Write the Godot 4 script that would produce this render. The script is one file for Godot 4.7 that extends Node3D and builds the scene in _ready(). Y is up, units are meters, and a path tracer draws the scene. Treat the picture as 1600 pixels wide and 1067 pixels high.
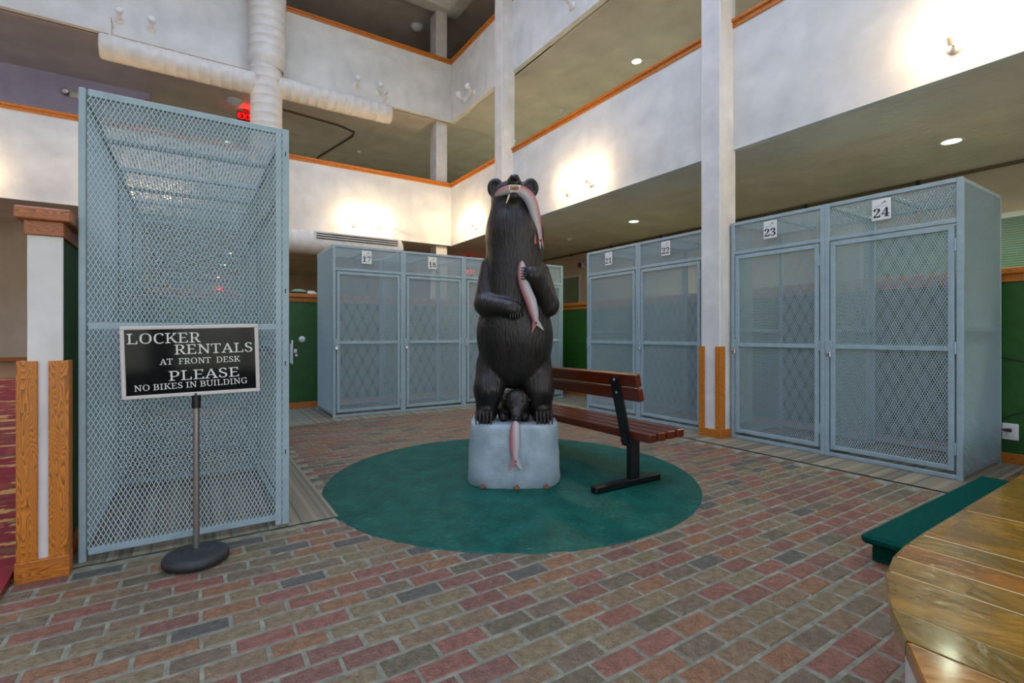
extends Node3D

# ---------------------------------------------------------------- layout (metres, y up)
const XP := 5.28      # face of the right hand balcony
const ZP := -10.86    # face of the far balcony
const S1 := 3.34      # underside of the first balcony
const R1 := 4.75
const S2 := 6.35
const R2 := 7.73
const S3 := 9.2
const LH := 2.455     # locker height
const YAW := -32.95

var M := {}
var used := {}
var box_cache := {}
var rng := RandomNumberGenerator.new()

# ---------------------------------------------------------------- naming helpers
func numbered(parent: Node, called: String) -> String:
	var key := str(parent.get_instance_id()) + called
	var n: int = used.get(key, 0)
	used[key] = n + 1
	return called if n == 0 else "%s_%03d" % [called, n]

func thing(called: String, label: String, category: String, at := Vector3.ZERO, turn := 0.0, group := "") -> Node3D:
	var o := Node3D.new()
	o.name = numbered(self, called)
	add_child(o)
	o.position = at
	o.rotation.y = turn
	o.set_meta("label", label)
	o.set_meta("category", category)
	if group != "":
		o.set_meta("group", group)
	return o

func part(called: String, mesh: Mesh, m: Material, parent: Node, at := Vector3.ZERO, rot := Vector3.ZERO) -> MeshInstance3D:
	var o := MeshInstance3D.new()
	o.name = numbered(parent, called)
	o.mesh = mesh
	o.material_override = m
	parent.add_child(o)
	o.position = at
	o.rotation = rot
	return o

func solo(called: String, mesh: Mesh, m: Material, label: String, category: String, at := Vector3.ZERO, turn := 0.0, group := "") -> MeshInstance3D:
	var o := part(called, mesh, m, self, at, Vector3(0, turn, 0))
	o.set_meta("label", label)
	o.set_meta("category", category)
	if group != "":
		o.set_meta("group", group)
	return o

func struct(called: String, mesh: Mesh, m: Material, at := Vector3.ZERO, label := "") -> MeshInstance3D:
	var o := part(called, mesh, m, self, at)
	o.set_meta("kind", "structure")
	if label != "":
		o.set_meta("label", label)
	return o

# ---------------------------------------------------------------- mesh helpers
func begin() -> SurfaceTool:
	var st := SurfaceTool.new()
	st.begin(Mesh.PRIMITIVE_TRIANGLES)
	return st

func tri(st: SurfaceTool, a: Vector3, b: Vector3, c: Vector3, inside: Vector3) -> void:
	var n := (c - a).cross(b - a).normalized()
	if n.dot((a + b + c) / 3.0 - inside) < 0.0:
		n = -n
		var t := b
		b = c
		c = t
	for p in [a, b, c]:
		st.set_normal(n)
		st.add_vertex(p)

func quad(st: SurfaceTool, a: Vector3, b: Vector3, c: Vector3, d: Vector3, inside: Vector3) -> void:
	tri(st, a, b, c, inside)
	tri(st, a, c, d, inside)

func abox(st: SurfaceTool, at: Vector3, size: Vector3, ch := 0.0, basis := Basis.IDENTITY) -> void:
	var h := size * 0.5
	if ch <= 0.0:
		for ax in 3:
			for s in [-1.0, 1.0]:
				var u := (ax + 1) % 3
				var v := (ax + 2) % 3
				var q := []
				for k in [[-1, -1], [1, -1], [1, 1], [-1, 1]]:
					var p := Vector3.ZERO
					p[ax] = s * h[ax]
					p[u] = k[0] * h[u]
					p[v] = k[1] * h[v]
					q.append(at + basis * p)
				quad(st, q[0], q[1], q[2], q[3], at)
		return
	for ax in 3:
		for s in [-1.0, 1.0]:
			var u := (ax + 1) % 3
			var v := (ax + 2) % 3
			var q := []
			for k in [[-1, -1], [1, -1], [1, 1], [-1, 1]]:
				var p := Vector3.ZERO
				p[ax] = s * h[ax]
				p[u] = k[0] * (h[u] - ch)
				p[v] = k[1] * (h[v] - ch)
				q.append(at + basis * p)
			quad(st, q[0], q[1], q[2], q[3], at)
	for ax in 3:
		var u := (ax + 1) % 3
		var v := (ax + 2) % 3
		for su in [-1.0, 1.0]:
			for sv in [-1.0, 1.0]:
				var q := []
				for e in [[-1.0, 0], [1.0, 0], [1.0, 1], [-1.0, 1]]:
					var p := Vector3.ZERO
					p[ax] = e[0] * (h[ax] - ch)
					p[u] = su * (h[u] - (ch if e[1] == 1 else 0.0))
					p[v] = sv * (h[v] - (0.0 if e[1] == 1 else ch))
					q.append(at + basis * p)
				quad(st, q[0], q[1], q[2], q[3], at)
	for sx in [-1.0, 1.0]:
		for sy in [-1.0, 1.0]:
			for sz in [-1.0, 1.0]:
				tri(st, at + basis * Vector3(sx * h.x, sy * (h.y - ch), sz * (h.z - ch)), at + basis * Vector3(sx * (h.x - ch), sy * h.y, sz * (h.z - ch)), at + basis * Vector3(sx * (h.x - ch), sy * (h.y - ch), sz * h.z), at)

func box(size: Vector3, ch := 0.0) -> ArrayMesh:
	var key := "%.4f %.4f %.4f %.4f" % [size.x, size.y, size.z, ch]
	if not box_cache.has(key):
		var st := begin()
		abox(st, Vector3.ZERO, size, ch)
		box_cache[key] = st.commit()
	return box_cache[key]

func span(lo: Vector3, hi: Vector3, ch := 0.0) -> ArrayMesh:   # a box between two corners, in its own coordinates
	var st := begin()
	abox(st, (lo + hi) * 0.5, hi - lo, ch)
	return st.commit()

# smooth lathe round the y axis; profile of (radius, height)
func alathe(st: SurfaceTool, prof: Array, seg := 24, tr := Transform3D.IDENTITY) -> void:
	var n := prof.size()
	var nor := []
	for i in n:
		var t := Vector2.ZERO
		if i > 0:
			t += (prof[i] - prof[i - 1]).normalized()
		if i < n - 1:
			t += (prof[i + 1] - prof[i]).normalized()
		nor.append(Vector2(t.y, -t.x).normalized())
	for i in n - 1:
		for j in seg:
			var a0 := TAU * j / seg
			var a1 := TAU * (j + 1) / seg
			var c := [[i, a0], [i, a1], [i + 1, a1], [i + 1, a0]]
			var order := [0, 1, 2, 0, 2, 3]
			if prof[i].x < 1e-6:
				order = [0, 2, 3]
			elif prof[i + 1].x < 1e-6:
				order = [0, 1, 2]
			for k in order:
				var p: Vector2 = prof[c[k][0]]
				var q: Vector2 = nor[c[k][0]]
				var a: float = c[k][1]
				st.set_normal((tr.basis * Vector3(q.x * cos(a), q.y, q.x * sin(a))).normalized())
				st.add_vertex(tr * Vector3(p.x * cos(a), p.y, p.x * sin(a)))

func lathe(prof: Array, seg := 24, tr := Transform3D.IDENTITY) -> ArrayMesh:
	var st := begin()
	alathe(st, prof, seg, tr)
	return st.commit()

func aligned(dir: Vector3, at := Vector3.ZERO) -> Transform3D:   # y axis along dir
	var y := dir.normalized()
	var x := y.cross(Vector3(0.31, 0.17, 0.93)).normalized()
	return Transform3D(Basis(x, y, x.cross(y)), at)

func arod(st: SurfaceTool, a: Vector3, b: Vector3, r0: float, r1: float, seg := 10) -> void:
	var l := (b - a).length()
	alathe(st, [Vector2(0, 0), Vector2(r0, 0.0), Vector2(r0, 0.0001), Vector2(r1, l - 0.0001), Vector2(r1, l), Vector2(0, l)], seg, aligned(b - a, a))

func rod(a: Vector3, b: Vector3, r0: float, r1: float, seg := 10) -> ArrayMesh:
	var st := begin()
	arod(st, a, b, r0, r1, seg)
	return st.commit()

func tube(pts: Array, r: float, seg := 8) -> ArrayMesh:
	var st := begin()
	for i in pts.size() - 1:
		arod(st, pts[i], pts[i + 1], r, r, seg)
		if i > 0:
			alathe(st, [Vector2(0, -r), Vector2(r * 0.7, -r * 0.7), Vector2(r, 0), Vector2(r * 0.7, r * 0.7), Vector2(0, r)], seg, Transform3D(Basis.IDENTITY, pts[i]))
	return st.commit()

# extruded convex-ish polygon lying in xz, from y0 to y1
func prism(poly: PackedVector2Array, y0: float, y1: float, ch := 0.0) -> ArrayMesh:
	var st := begin()
	var idx := Geometry2D.triangulate_polygon(poly)
	var mid := Vector2.ZERO
	for p in poly:
		mid += p
	mid /= poly.size()
	var top := PackedVector2Array()
	for p in poly:
		top.append(p + (mid - p).normalized() * ch)
	for y in [y0, y1]:
		var src := top if y == y1 else poly
		for i in range(0, idx.size(), 3):
			var a := Vector3(src[idx[i]].x, y, src[idx[i]].y)
			var b := Vector3(src[idx[i + 1]].x, y, src[idx[i + 1]].y)
			var c := Vector3(src[idx[i + 2]].x, y, src[idx[i + 2]].y)
			tri(st, a, b, c, a + Vector3(0, (y0 + y1) * 0.5 - y, 0))
	var area := 0.0
	for i in poly.size():
		area += poly[i].cross(poly[(i + 1) % poly.size()])
	for i in poly.size():
		var k := (i + 1) % poly.size()
		var e := (poly[k] - poly[i])
		var o := Vector2(e.y, -e.x).normalized() * (1.0 if area > 0 else -1.0)
		var inn := Vector3((poly[i].x + poly[k].x) * 0.5 - o.x, (y0 + y1) * 0.5, (poly[i].y + poly[k].y) * 0.5 - o.y)
		quad(st, Vector3(poly[i].x, y0, poly[i].y), Vector3(poly[k].x, y0, poly[k].y), Vector3(poly[k].x, y1 - ch, poly[k].y), Vector3(poly[i].x, y1 - ch, poly[i].y), inn)
		if ch > 0.0:
			quad(st, Vector3(poly[i].x, y1 - ch, poly[i].y), Vector3(poly[k].x, y1 - ch, poly[k].y), Vector3(top[k].x, y1, top[k].y), Vector3(top[i].x, y1, top[i].y), inn)
	return st.commit()

# expanded metal: two families of flat strands filling w x h, lying in xy from the corner at the origin
var lattice_cache := {}
func lattice(w: float, h: float, px := 0.0205, py := 0.043, t := 0.0036, deep := 0.0) -> ArrayMesh:
	var key := "%.3f %.3f %.4f %.4f %.4f" % [w, h, px, py, deep]
	if lattice_cache.has(key):
		return lattice_cache[key]
	var st := begin()
	var m := py / px
	for s in [0, 1]:
		var x0 := -h / m
		while x0 < w:
			var xa := maxf(x0, 0.0)
			var xb := minf(x0 + h / m, w)
			if xb - xa > 0.004:
				var a := Vector2(xa, (xa - x0) * m)
				var b := Vector2(xb, (xb - x0) * m)
				if s == 1:
					a.x = w - a.x
					b.x = w - b.x
				var d := (b - a).normalized()
				var o := Vector2(-d.y, d.x) * t * 0.5
				var z := 0.0012 if s == 0 else -0.0012
				var ring := []
				for e in [a, b]:
					ring.append([Vector3(e.x + o.x, e.y + o.y, z + 0.0009 + deep), Vector3(e.x - o.x, e.y - o.y, z + 0.0014 + deep), Vector3(e.x - o.x, e.y - o.y, z - 0.0012 - deep), Vector3(e.x + o.x, e.y + o.y, z - 0.0012 - deep)])
				var inn := Vector3((a.x + b.x) * 0.5, (a.y + b.y) * 0.5, z)
				for k in 4:
					quad(st, ring[0][k], ring[0][(k + 1) % 4], ring[1][(k + 1) % 4], ring[1][k], inn)
			x0 += px
	lattice_cache[key] = st.commit()
	return lattice_cache[key]

func words(text: String, high: float, serif := true, bold := false, depth := 0.002) -> TextMesh:
	var t := TextMesh.new()
	var f := SystemFont.new()
	f.font_names = PackedStringArray(["Droid Serif" if serif else "Droid Sans"])
	if bold:
		f.font_weight = 700
	t.font = f
	t.text = text
	t.font_size = 64
	t.pixel_size = high / 64.0 / 0.72
	t.depth = depth
	t.curve_step = 4.0
	return t

# ---------------------------------------------------------------- textures and materials
func noise_image(seed_: int, freq: float, lo: float, hi: float, size := 256, oct := 4) -> Image:
	var f := FastNoiseLite.new()
	f.seed = seed_
	f.frequency = freq
	f.fractal_octaves = oct
	var src := f.get_seamless_image(size, size)
	var im := Image.create(size, size, false, Image.FORMAT_RGB8)
	for y in size:
		for x in size:
			var v := lerpf(lo, hi, src.get_pixel(x, y).r)
			im.set_pixel(x, y, Color(v, v, v))
	return im

func noise_tex(seed_: int, freq: float, lo: float, hi: float, size := 256, oct := 4) -> ImageTexture:
	return ImageTexture.create_from_image(noise_image(seed_, freq, lo, hi, size, oct))

func normal_tex(seed_: int, freq: float, strength: float, size := 256, oct := 4) -> ImageTexture:
	var im := noise_image(seed_, freq, 0.0, 1.0, size, oct)
	im.bump_map_to_normal_map(strength)
	return ImageTexture.create_from_image(im)

func two_tone(seed_: int, freq: float, a: Color, b: Color, size := 256, sharp := 1.0, oct := 4, stretch := 1.0) -> ImageTexture:
	var f := FastNoiseLite.new()
	f.seed = seed_
	f.frequency = freq
	f.fractal_octaves = oct
	var im := Image.create(size, size, false, Image.FORMAT_RGB8)
	for y in size:
		for x in size:
			var v := f.get_noise_2d(x, y * stretch) * 0.5 + 0.5
			v = clampf((v - 0.5) * sharp + 0.5, 0, 1)
			im.set_pixel(x, y, a.lerp(b, v))
	return ImageTexture.create_from_image(im)

func mat(c: Color, rough := 0.6, metal := 0.0) -> StandardMaterial3D:
	var m := StandardMaterial3D.new()
	m.albedo_color = c
	m.roughness = rough
	m.metallic = metal
	return m

func tri_mat(c: Color, rough: float, tex: Texture2D, scale: Vector3, normal: Texture2D = null, nscale := 1.0, world := false) -> StandardMaterial3D:
	var m := mat(c, rough)
	m.uv1_triplanar = true
	m.uv1_world_triplanar = world
	m.uv1_scale = scale
	if tex:
		m.albedo_texture = tex
	if normal:
		m.normal_enabled = true
		m.normal_texture = normal
		m.normal_scale = nscale
	return m

func c8(r: int, g: int, b: int) -> Color:
	return Color8(r, g, b)

func materials() -> void:
	var plaster := normal_tex(3, 0.08, 2.0, 256, 3)
	var soft := noise_tex(4, 0.01, 0.9, 1.0, 256, 4)
	M.white = tri_mat(c8(222, 224, 221), 0.75, soft, Vector3.ONE * 0.6, plaster, 0.12, true)
	M.post = tri_mat(c8(228, 226, 222), 0.6, soft, Vector3.ONE * 0.9, plaster, 0.08, true)
	M.ceiling = tri_mat(c8(228, 219, 208), 0.85, soft, Vector3.ONE * 0.4, plaster, 0.2, true)
	M.beige = tri_mat(c8(206, 190, 168), 0.8, soft, Vector3.ONE * 0.5, plaster, 0.12, true)
	M.lilac = tri_mat(c8(196, 192, 226), 0.8, soft, Vector3.ONE * 0.5, plaster, 0.12, true)
	M.green = tri_mat(c8(34, 90, 30), 0.45, noise_tex(9, 0.02, 0.85, 1.0), Vector3.ONE * 1.2, plaster, 0.06, true)
	# oak: long grain along one axis
	var grain := Image.create(256, 256, false, Image.FORMAT_RGB8)
	var f := FastNoiseLite.new()
	f.seed = 21
	f.frequency = 0.011
	f.fractal_octaves = 3
	var g := FastNoiseLite.new()
	g.seed = 22
	g.frequency = 0.09
	for y in 256:
		for x in 256:
			var warp := f.get_noise_2d(x * 1.0, y * 0.35) * 5.0
			var ring := fposmod(warp * 2.2 + x * 0.018, 1.0)
			var v := 1.0 - 0.38 * pow(ring, 2.5) - 0.12 * (g.get_noise_2d(x * 2.0, y * 0.08) * 0.5 + 0.5)
			grain.set_pixel(x, y, Color(v, v * (0.93 + 0.07 * v), v * (0.82 + 0.18 * v)))
	var gt := ImageTexture.create_from_image(grain)
	var turned := grain.duplicate() as Image
	turned.rotate_90(CLOCKWISE)
	var gh := ImageTexture.create_from_image(turned)
	M.oak = tri_mat(c8(226, 138, 36), 0.42, gt, Vector3(3.2, 1.2, 3.2))
	M.oak_flat = tri_mat(c8(218, 130, 38), 0.42, gh, Vector3(1.2, 3.2, 1.2))
	M.oak_red = tri_mat(c8(196, 118, 66), 0.4, gh, Vector3(1.4, 4.0, 1.4))
	M.rail = tri_mat(c8(226, 136, 44), 0.45, gh, Vector3(0.8, 3.0, 0.8))
	M.bench = tri_mat(c8(110, 42, 20), 0.25, gh, Vector3(1.5, 5.0, 5.0))
	M.steel_paint = tri_mat(c8(158, 180, 186), 0.42, noise_tex(31, 0.02, 0.92, 1.0), Vector3.ONE * 2.0)
	M.mesh_paint = mat(c8(172, 192, 196), 0.45)
	M.black = mat(c8(10, 10, 12), 0.4)
	M.iron = tri_mat(c8(58, 60, 64), 0.5, noise_tex(33, 0.03, 0.6, 1.0), Vector3.ONE * 5.0)
	M.pole = mat(c8(150, 146, 140), 0.35, 0.8)
	M.chrome = mat(c8(205, 208, 212), 0.25, 0.9)
	M.brass = mat(c8(190, 160, 96), 0.3, 0.9)
	M.plate = mat(c8(228, 230, 228), 0.4)
	M.ink = mat(c8(24, 26, 30), 0.5)
	M.logo = mat(c8(96, 104, 116), 0.5)
	M.sign_frame = mat(c8(206, 200, 192), 0.5)
	M.sign_face = mat(c8(10, 11, 13), 0.08)
	M.sign_face.metallic_specular = 0.3
	M.sign_ink = mat(c8(222, 222, 214), 0.5)
	M.duct = tri_mat(c8(226, 222, 214), 0.5, noise_tex(35, 0.015, 0.88, 1.0), Vector3.ONE * 1.0)
	M.slot = mat(c8(20, 20, 24), 0.8)
	M.lamp_body = mat(c8(226, 224, 220), 0.45)
	M.bulb_off = mat(c8(232, 236, 240), 0.2)
	var lit := mat(c8(255, 240, 214), 0.5)
	lit.emission_enabled = true
	lit.emission = Color(1.0, 0.86, 0.66)
	lit.emission_energy_multiplier = 9.0
	M.bulb_lit = lit
	var cool := mat(c8(240, 255, 246), 0.5)
	cool.emission_enabled = true
	cool.emission = Color(0.82, 1.0, 0.88)
	cool.emission_energy_multiplier = 7.0
	M.down_lit = cool
	var red := mat(c8(255, 40, 40), 0.5)
	red.emission_enabled = true
	red.emission = Color(1.0, 0.07, 0.06)
	red.emission_energy_multiplier = 1.5
	M.exit_red = red
	M.exit_box = mat(c8(30, 14, 14), 0.6)
	M.dark_plastic = mat(c8(36, 34, 34), 0.5)
	M.conduit = mat(c8(104, 88, 74), 0.6)
	M.blind = mat(c8(122, 132, 100), 0.6)
	M.curtain = mat(c8(120, 150, 124), 0.9)
	M.window_frame = mat(c8(196, 200, 198), 0.5)
	var pane := mat(Color(0.5, 0.62, 0.56, 0.25), 0.05)
	pane.transparency = BaseMaterial3D.TRANSPARENCY_ALPHA
	M.pane = pane
	var sky_glass := mat(Color(0.9, 0.95, 1.0, 0.08), 0.02)
	sky_glass.transparency = BaseMaterial3D.TRANSPARENCY_ALPHA
	M.sky_glass = sky_glass
	# floor
	M.grout = tri_mat(c8(152, 154, 134), 0.8, noise_tex(41, 0.03, 0.72, 1.0), Vector3.ONE * 1.6, normal_tex(42, 0.2, 3.0), 0.4, true)
	var bt := two_tone(43, 0.035, c8(200, 193, 180), c8(255, 252, 246), 256, 1.6, 5)
	var bn := normal_tex(44, 0.12, 5.0, 256, 4)
	var tones := [c8(144, 100, 86), c8(132, 96, 84), c8(136, 116, 92), c8(122, 110, 92), c8(98, 97, 92), c8(136, 123, 96), c8(146, 110, 82), c8(112, 106, 86)]
	M.bricks = []
	for i in tones.size():
		var m := tri_mat(tones[i], 0.5, bt, Vector3.ONE * 2.3, bn, 0.55, true)
		m.uv1_offset = Vector3(i * 0.37, i * 0.11, i * 0.73)
		M.bricks.append(m)
	var pad_im := Image.create(512, 512, false, Image.FORMAT_RGB8)
	var p1 := FastNoiseLite.new()
	p1.seed = 51
	p1.frequency = 0.012
	p1.fractal_octaves = 5
	var p2 := FastNoiseLite.new()
	p2.seed = 53
	p2.frequency = 0.06
	for y in 512:
		for x in 512:
			var v := clampf(p1.get_noise_2d(x, y) * 0.9 + 0.5, 0, 1)
			var col := c8(4, 72, 62).lerp(c8(22, 92, 80), v)
			var w := p2.get_noise_2d(x * 0.7, y * 2.6) + p1.get_noise_2d(x + 300.0, y) * 0.5   # scuffs
			if w > 0.42:
				col = col.lerp(c8(96, 136, 120), clampf((w - 0.42) * 3.0, 0, 0.6))
			pad_im.set_pixel(x, y, col)
	var pad := ImageTexture.create_from_image(pad_im)
	M.pad = tri_mat(Color.WHITE, 0.5, pad, Vector3.ONE * 0.7, normal_tex(52, 0.1, 3.0), 0.25, true)
	M.pad.metallic_specular = 0.3
	var stripes := Image.create(128, 8, false, Image.FORMAT_RGB8)
	var r := RandomNumberGenerator.new()
	r.seed = 61
	var sc := [c8(128, 122, 102), c8(114, 112, 96), c8(142, 136, 114), c8(100, 94, 80), c8(120, 124, 110), c8(134, 120, 98)]
	var i := 0
	while i < 128:
		var wd := r.randi_range(1, 6)
		var col: Color = sc[r.randi() % sc.size()]
		stripes.fill_rect(Rect2i(i, 0, wd, 8), col)
		i += wd
	var s_t := ImageTexture.create_from_image(stripes)
	M.mat_long = tri_mat(Color.WHITE, 0.95, s_t, Vector3(2.6, 2.6, 2.6), null, 1.0, true)
	var s2 := stripes.duplicate() as Image
	s2.rotate_90(CLOCKWISE)
	M.mat_cross = tri_mat(Color.WHITE, 0.95, ImageTexture.create_from_image(s2), Vector3(1.6, 1.6, 1.6), null, 1.0, true)
	# patterned red carpet
	var rc := Image.create(256, 256, false, Image.FORMAT_RGB8)
	var n1 := FastNoiseLite.new()
	n1.seed = 71
	n1.frequency = 0.03
	var n2 := FastNoiseLite.new()
	n2.seed = 72
	n2.frequency = 0.03
	for y in 256:
		for x in 256:
			var col := c8(150, 38, 46).lerp(c8(112, 26, 36), n2.get_noise_2d(x * 3.0, y * 3.0) * 0.5 + 0.5)
			if n1.get_noise_2d(x * 0.5, y * 2.2) > 0.22:
				col = c8(196, 152, 84)
			elif n2.get_noise_2d(x * 0.5 + 90.0, y * 2.0) > 0.26:
				col = c8(112, 78, 56)
			rc.set_pixel(x, y, col)
	M.red_carpet = tri_mat(Color.WHITE, 0.95, ImageTexture.create_from_image(rc), Vector3.ONE * 0.42, null, 1.0, true)
	M.brown_floor = tri_mat(c8(134, 104, 76), 0.8, soft, Vector3.ONE, null, 1.0, true)
	# flagstone
	var fs := two_tone(81, 0.012, c8(120, 90, 30), c8(176, 134, 56), 256, 1.7, 5, 0.75)
	var ripple := Image.create(256, 256, false, Image.FORMAT_RGB8)
	var rn := FastNoiseLite.new()
	rn.seed = 82
	rn.frequency = 0.05
	rn.fractal_octaves = 4
	for y in 256:
		for x in 256:
			var v := rn.get_noise_2d(x * 0.9 + 16.0 * sin(y * 0.0245), y * 0.5) * 0.5 + 0.5
			ripple.set_pixel(x, y, Color(v, v, v))
	ripple.bump_map_to_normal_map(4.0)
	var fn := ImageTexture.create_from_image(ripple)
	M.flags = []
	var ft := [c8(246, 236, 196), c8(214, 214, 186), c8(255, 216, 172), c8(228, 222, 196)]
	for k in 4:
		var m := tri_mat(ft[k], 0.22, fs, Vector3(1.4, 1.4, 1.4), fn, 0.32, true)
		m.uv1_offset = Vector3(k * 0.31, 0, k * 0.57)
		m.clearcoat_enabled = true
		m.clearcoat = 0.6
		m.clearcoat_roughness = 0.12
		M.flags.append(m)
	M.mortar = mat(c8(206, 184, 138), 0.7)
	M.step = tri_mat(c8(14, 86, 76), 0.8, two_tone(84, 0.2, c8(190, 190, 190), c8(255, 255, 255), 128, 2.5), Vector3.ONE * 4.0, normal_tex(85, 0.3, 4.0, 128), 0.5, true)
	M.step.metallic_specular = 0.15
	# statue
	var fur := Image.create(256, 256, false, Image.FORMAT_RGB8)
	var fn1 := FastNoiseLite.new()
	fn1.seed = 91
	fn1.frequency = 0.05
	fn1.fractal_octaves = 3
	for y in 256:
		for x in 256:
			var v := fn1.get_noise_2d(x * 2.4 + 8.0 * sin(y * 0.04), y * 0.45) * 0.5 + 0.5
			fur.set_pixel(x, y, Color(v, v, v))
	var fur_n := fur.duplicate() as Image
	fur_n.bump_map_to_normal_map(5.0)
	M.fur = tri_mat(c8(40, 37, 37), 0.42, two_tone(92, 0.02, c8(170, 160, 160), c8(255, 240, 225), 256, 2.0), Vector3(1.6, 1.6, 1.6), ImageTexture.create_from_image(fur_n), 0.7)
	M.claw = mat(c8(40, 34, 32), 0.3)
	M.nose = mat(c8(26, 26, 30), 0.25)
	M.ear_in = mat(c8(44, 50, 58), 0.5)
	M.teeth = mat(c8(236, 226, 196), 0.35)
	M.tongue = mat(c8(180, 92, 84), 0.4)
	M.rock = tri_mat(c8(170, 186, 194), 0.55, two_tone(93, 0.012, c8(212, 217, 215), c8(255, 255, 255), 256, 2.0, 5), Vector3.ONE * 1.6, normal_tex(94, 0.03, 4.0), 0.35)
	M.stain = mat(c8(86, 92, 98), 0.7)
	M.rust = mat(c8(122, 84, 52), 0.7)
	var fishm := mat(Color.WHITE, 0.35)
	fishm.vertex_color_use_as_albedo = true
	M.fish = fishm
	M.fin = mat(c8(176, 74, 62), 0.45)

# ---------------------------------------------------------------- sculpture: smooth union of tapered limbs, meshed as surface nets
func field_mesh(prims: Array, cell: float, lo: Vector3, hi: Vector3) -> ArrayMesh:
	var n := Vector3i(((hi - lo) / cell).ceil()) + Vector3i(2, 2, 2)
	var B := 6
	n = Vector3i((n.x / B + 1) * B + 1, (n.y / B + 1) * B + 1, (n.z / B + 1) * B + 1)
	var val := PackedFloat32Array()
	val.resize(n.x * n.y * n.z)
	val.fill(9.0)
	var sy := n.x
	var sz := n.x * n.y
	var blocks := []
	var rad := cell * B * 0.87
	for bz in (n.z - 1) / B:
		for by in (n.y - 1) / B:
			for bx in (n.x - 1) / B:
				var c := lo + Vector3(bx + 0.5, by + 0.5, bz + 0.5) * cell * B
				var near := []
				var best := 9.0
				for p in prims:
					var d := prim_d(p, c)
					if d < rad + 0.09:
						near.append(p)
					if not p.cut:
						best = minf(best, d)
				if best > rad + 0.09 or near.is_empty():
					continue
				if field_d(near, c) < -rad * 1.3:
					continue
				blocks.append(Vector3i(bx, by, bz))
				for z in B + 1:
					for y in B + 1:
						for x in B + 1:
							var i := (bx * B + x) + (by * B + y) * sy + (bz * B + z) * sz
							if val[i] == 9.0:
								val[i] = field_d(near, lo + Vector3(bx * B + x, by * B + y, bz * B + z) * cell)
	var vid := PackedInt32Array()
	vid.resize(val.size())
	vid.fill(-1)
	var V := PackedVector3Array()
	var co := [0, 1, sy, sy + 1, sz, sz + 1, sz + sy, sz + sy + 1]
	var cp := [Vector3(0, 0, 0), Vector3(1, 0, 0), Vector3(0, 1, 0), Vector3(1, 1, 0), Vector3(0, 0, 1), Vector3(1, 0, 1), Vector3(0, 1, 1), Vector3(1, 1, 1)]
	var edges := [[0, 1], [2, 3], [4, 5], [6, 7], [0, 2], [1, 3], [4, 6], [5, 7], [0, 4], [1, 5], [2, 6], [3, 7]]
	for b in blocks:
		for z in B:
			for y in B:
				for x in B:
					var i: int = (b.x * B + x) + (b.y * B + y) * sy + (b.z * B + z) * sz
					var neg := 0
					for k in 8:
						if val[i + co[k]] < 0.0:
							neg += 1
					if neg == 0 or neg == 8:
						continue
					var s := Vector3.ZERO
					var cnt := 0
					for e in edges:
						var d0 := val[i + co[e[0]]]
						var d1 := val[i + co[e[1]]]
						if (d0 < 0.0) != (d1 < 0.0):
							s += (cp[e[0]] as Vector3).lerp(cp[e[1]], d0 / (d0 - d1))
							cnt += 1
					vid[i] = V.size()
					V.append(lo + (Vector3(b.x * B + x, b.y * B + y, b.z * B + z) + s / cnt) * cell)
	var I := PackedInt32Array()
	var ax := [[1, sy, sz], [sy, sz, 1], [sz, 1, sy]]
	for b in blocks:
		for z in B:
			for y in B:
				for x in B:
					var i: int = (b.x * B + x) + (b.y * B + y) * sy + (b.z * B + z) * sz
					var d0 := val[i]
					for a in ax:
						var d1 := val[i + a[0]]
						if (d0 < 0.0) == (d1 < 0.0):
							continue
						if i - a[1] - a[2] < 0:
							continue
						var q0 := vid[i]
						var q1 := vid[i - a[1]]
						var q2 := vid[i - a[1] - a[2]]
						var q3 := vid[i - a[2]]
						if q0 < 0 or q1 < 0 or q2 < 0 or q3 < 0:
							continue
						if d0 < 0.0:
							I.append_array([q0, q2, q1, q0, q3, q2])
						else:
							I.append_array([q0, q1, q2, q0, q2, q3])
	var N := PackedVector3Array()
	N.resize(V.size())
	for k in range(0, I.size(), 3):
		var fn := (V[I[k + 2]] - V[I[k]]).cross(V[I[k + 1]] - V[I[k]])
		N[I[k]] += fn
		N[I[k + 1]] += fn
		N[I[k + 2]] += fn
	for k in N.size():
		N[k] = N[k].normalized()
	var arr := []
	arr.resize(Mesh.ARRAY_MAX)
	arr[Mesh.ARRAY_VERTEX] = V
	arr[Mesh.ARRAY_NORMAL] = N
	arr[Mesh.ARRAY_INDEX] = I
	var m := ArrayMesh.new()
	m.add_surface_from_arrays(Mesh.PRIMITIVE_TRIANGLES, arr)
	return m

func prim_d(p: Dictionary, q: Vector3) -> float:
	if p.ell:
		var v: Vector3 = (q - p.a) / p.b
		var k0 := v.length()
		var pb: Vector3 = p.b
		var k1 := (v / pb).length()
		return k0 * (k0 - 1.0) / maxf(k1, 1e-4)
	var pa: Vector3 = q - p.a
	var h := clampf(pa.dot(p.ba) * p.inv, 0.0, 1.0)
	return (pa - p.ba * h).length() - lerpf(p.r0, p.r1, h)

func field_d(prims: Array, q: Vector3) -> float:
	var d := 9.0
	for p in prims:
		var e := prim_d(p, q)
		var k: float = p.k
		if p.cut:
			var h := maxf(k - absf(d + e), 0.0) / k
			d = maxf(d, -e) + h * h * k * 0.25
		else:
			var h := maxf(k - absf(d - e), 0.0) / k
			d = minf(d, e) - h * h * k * 0.25
	return d

func limb(a: Vector3, b: Vector3, r0: float, r1: float, k := 0.05) -> Dictionary:
	return {"ell": false, "a": a, "ba": b - a, "inv": 1.0 / (b - a).length_squared(), "r0": r0, "r1": r1, "k": k, "cut": false}

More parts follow.
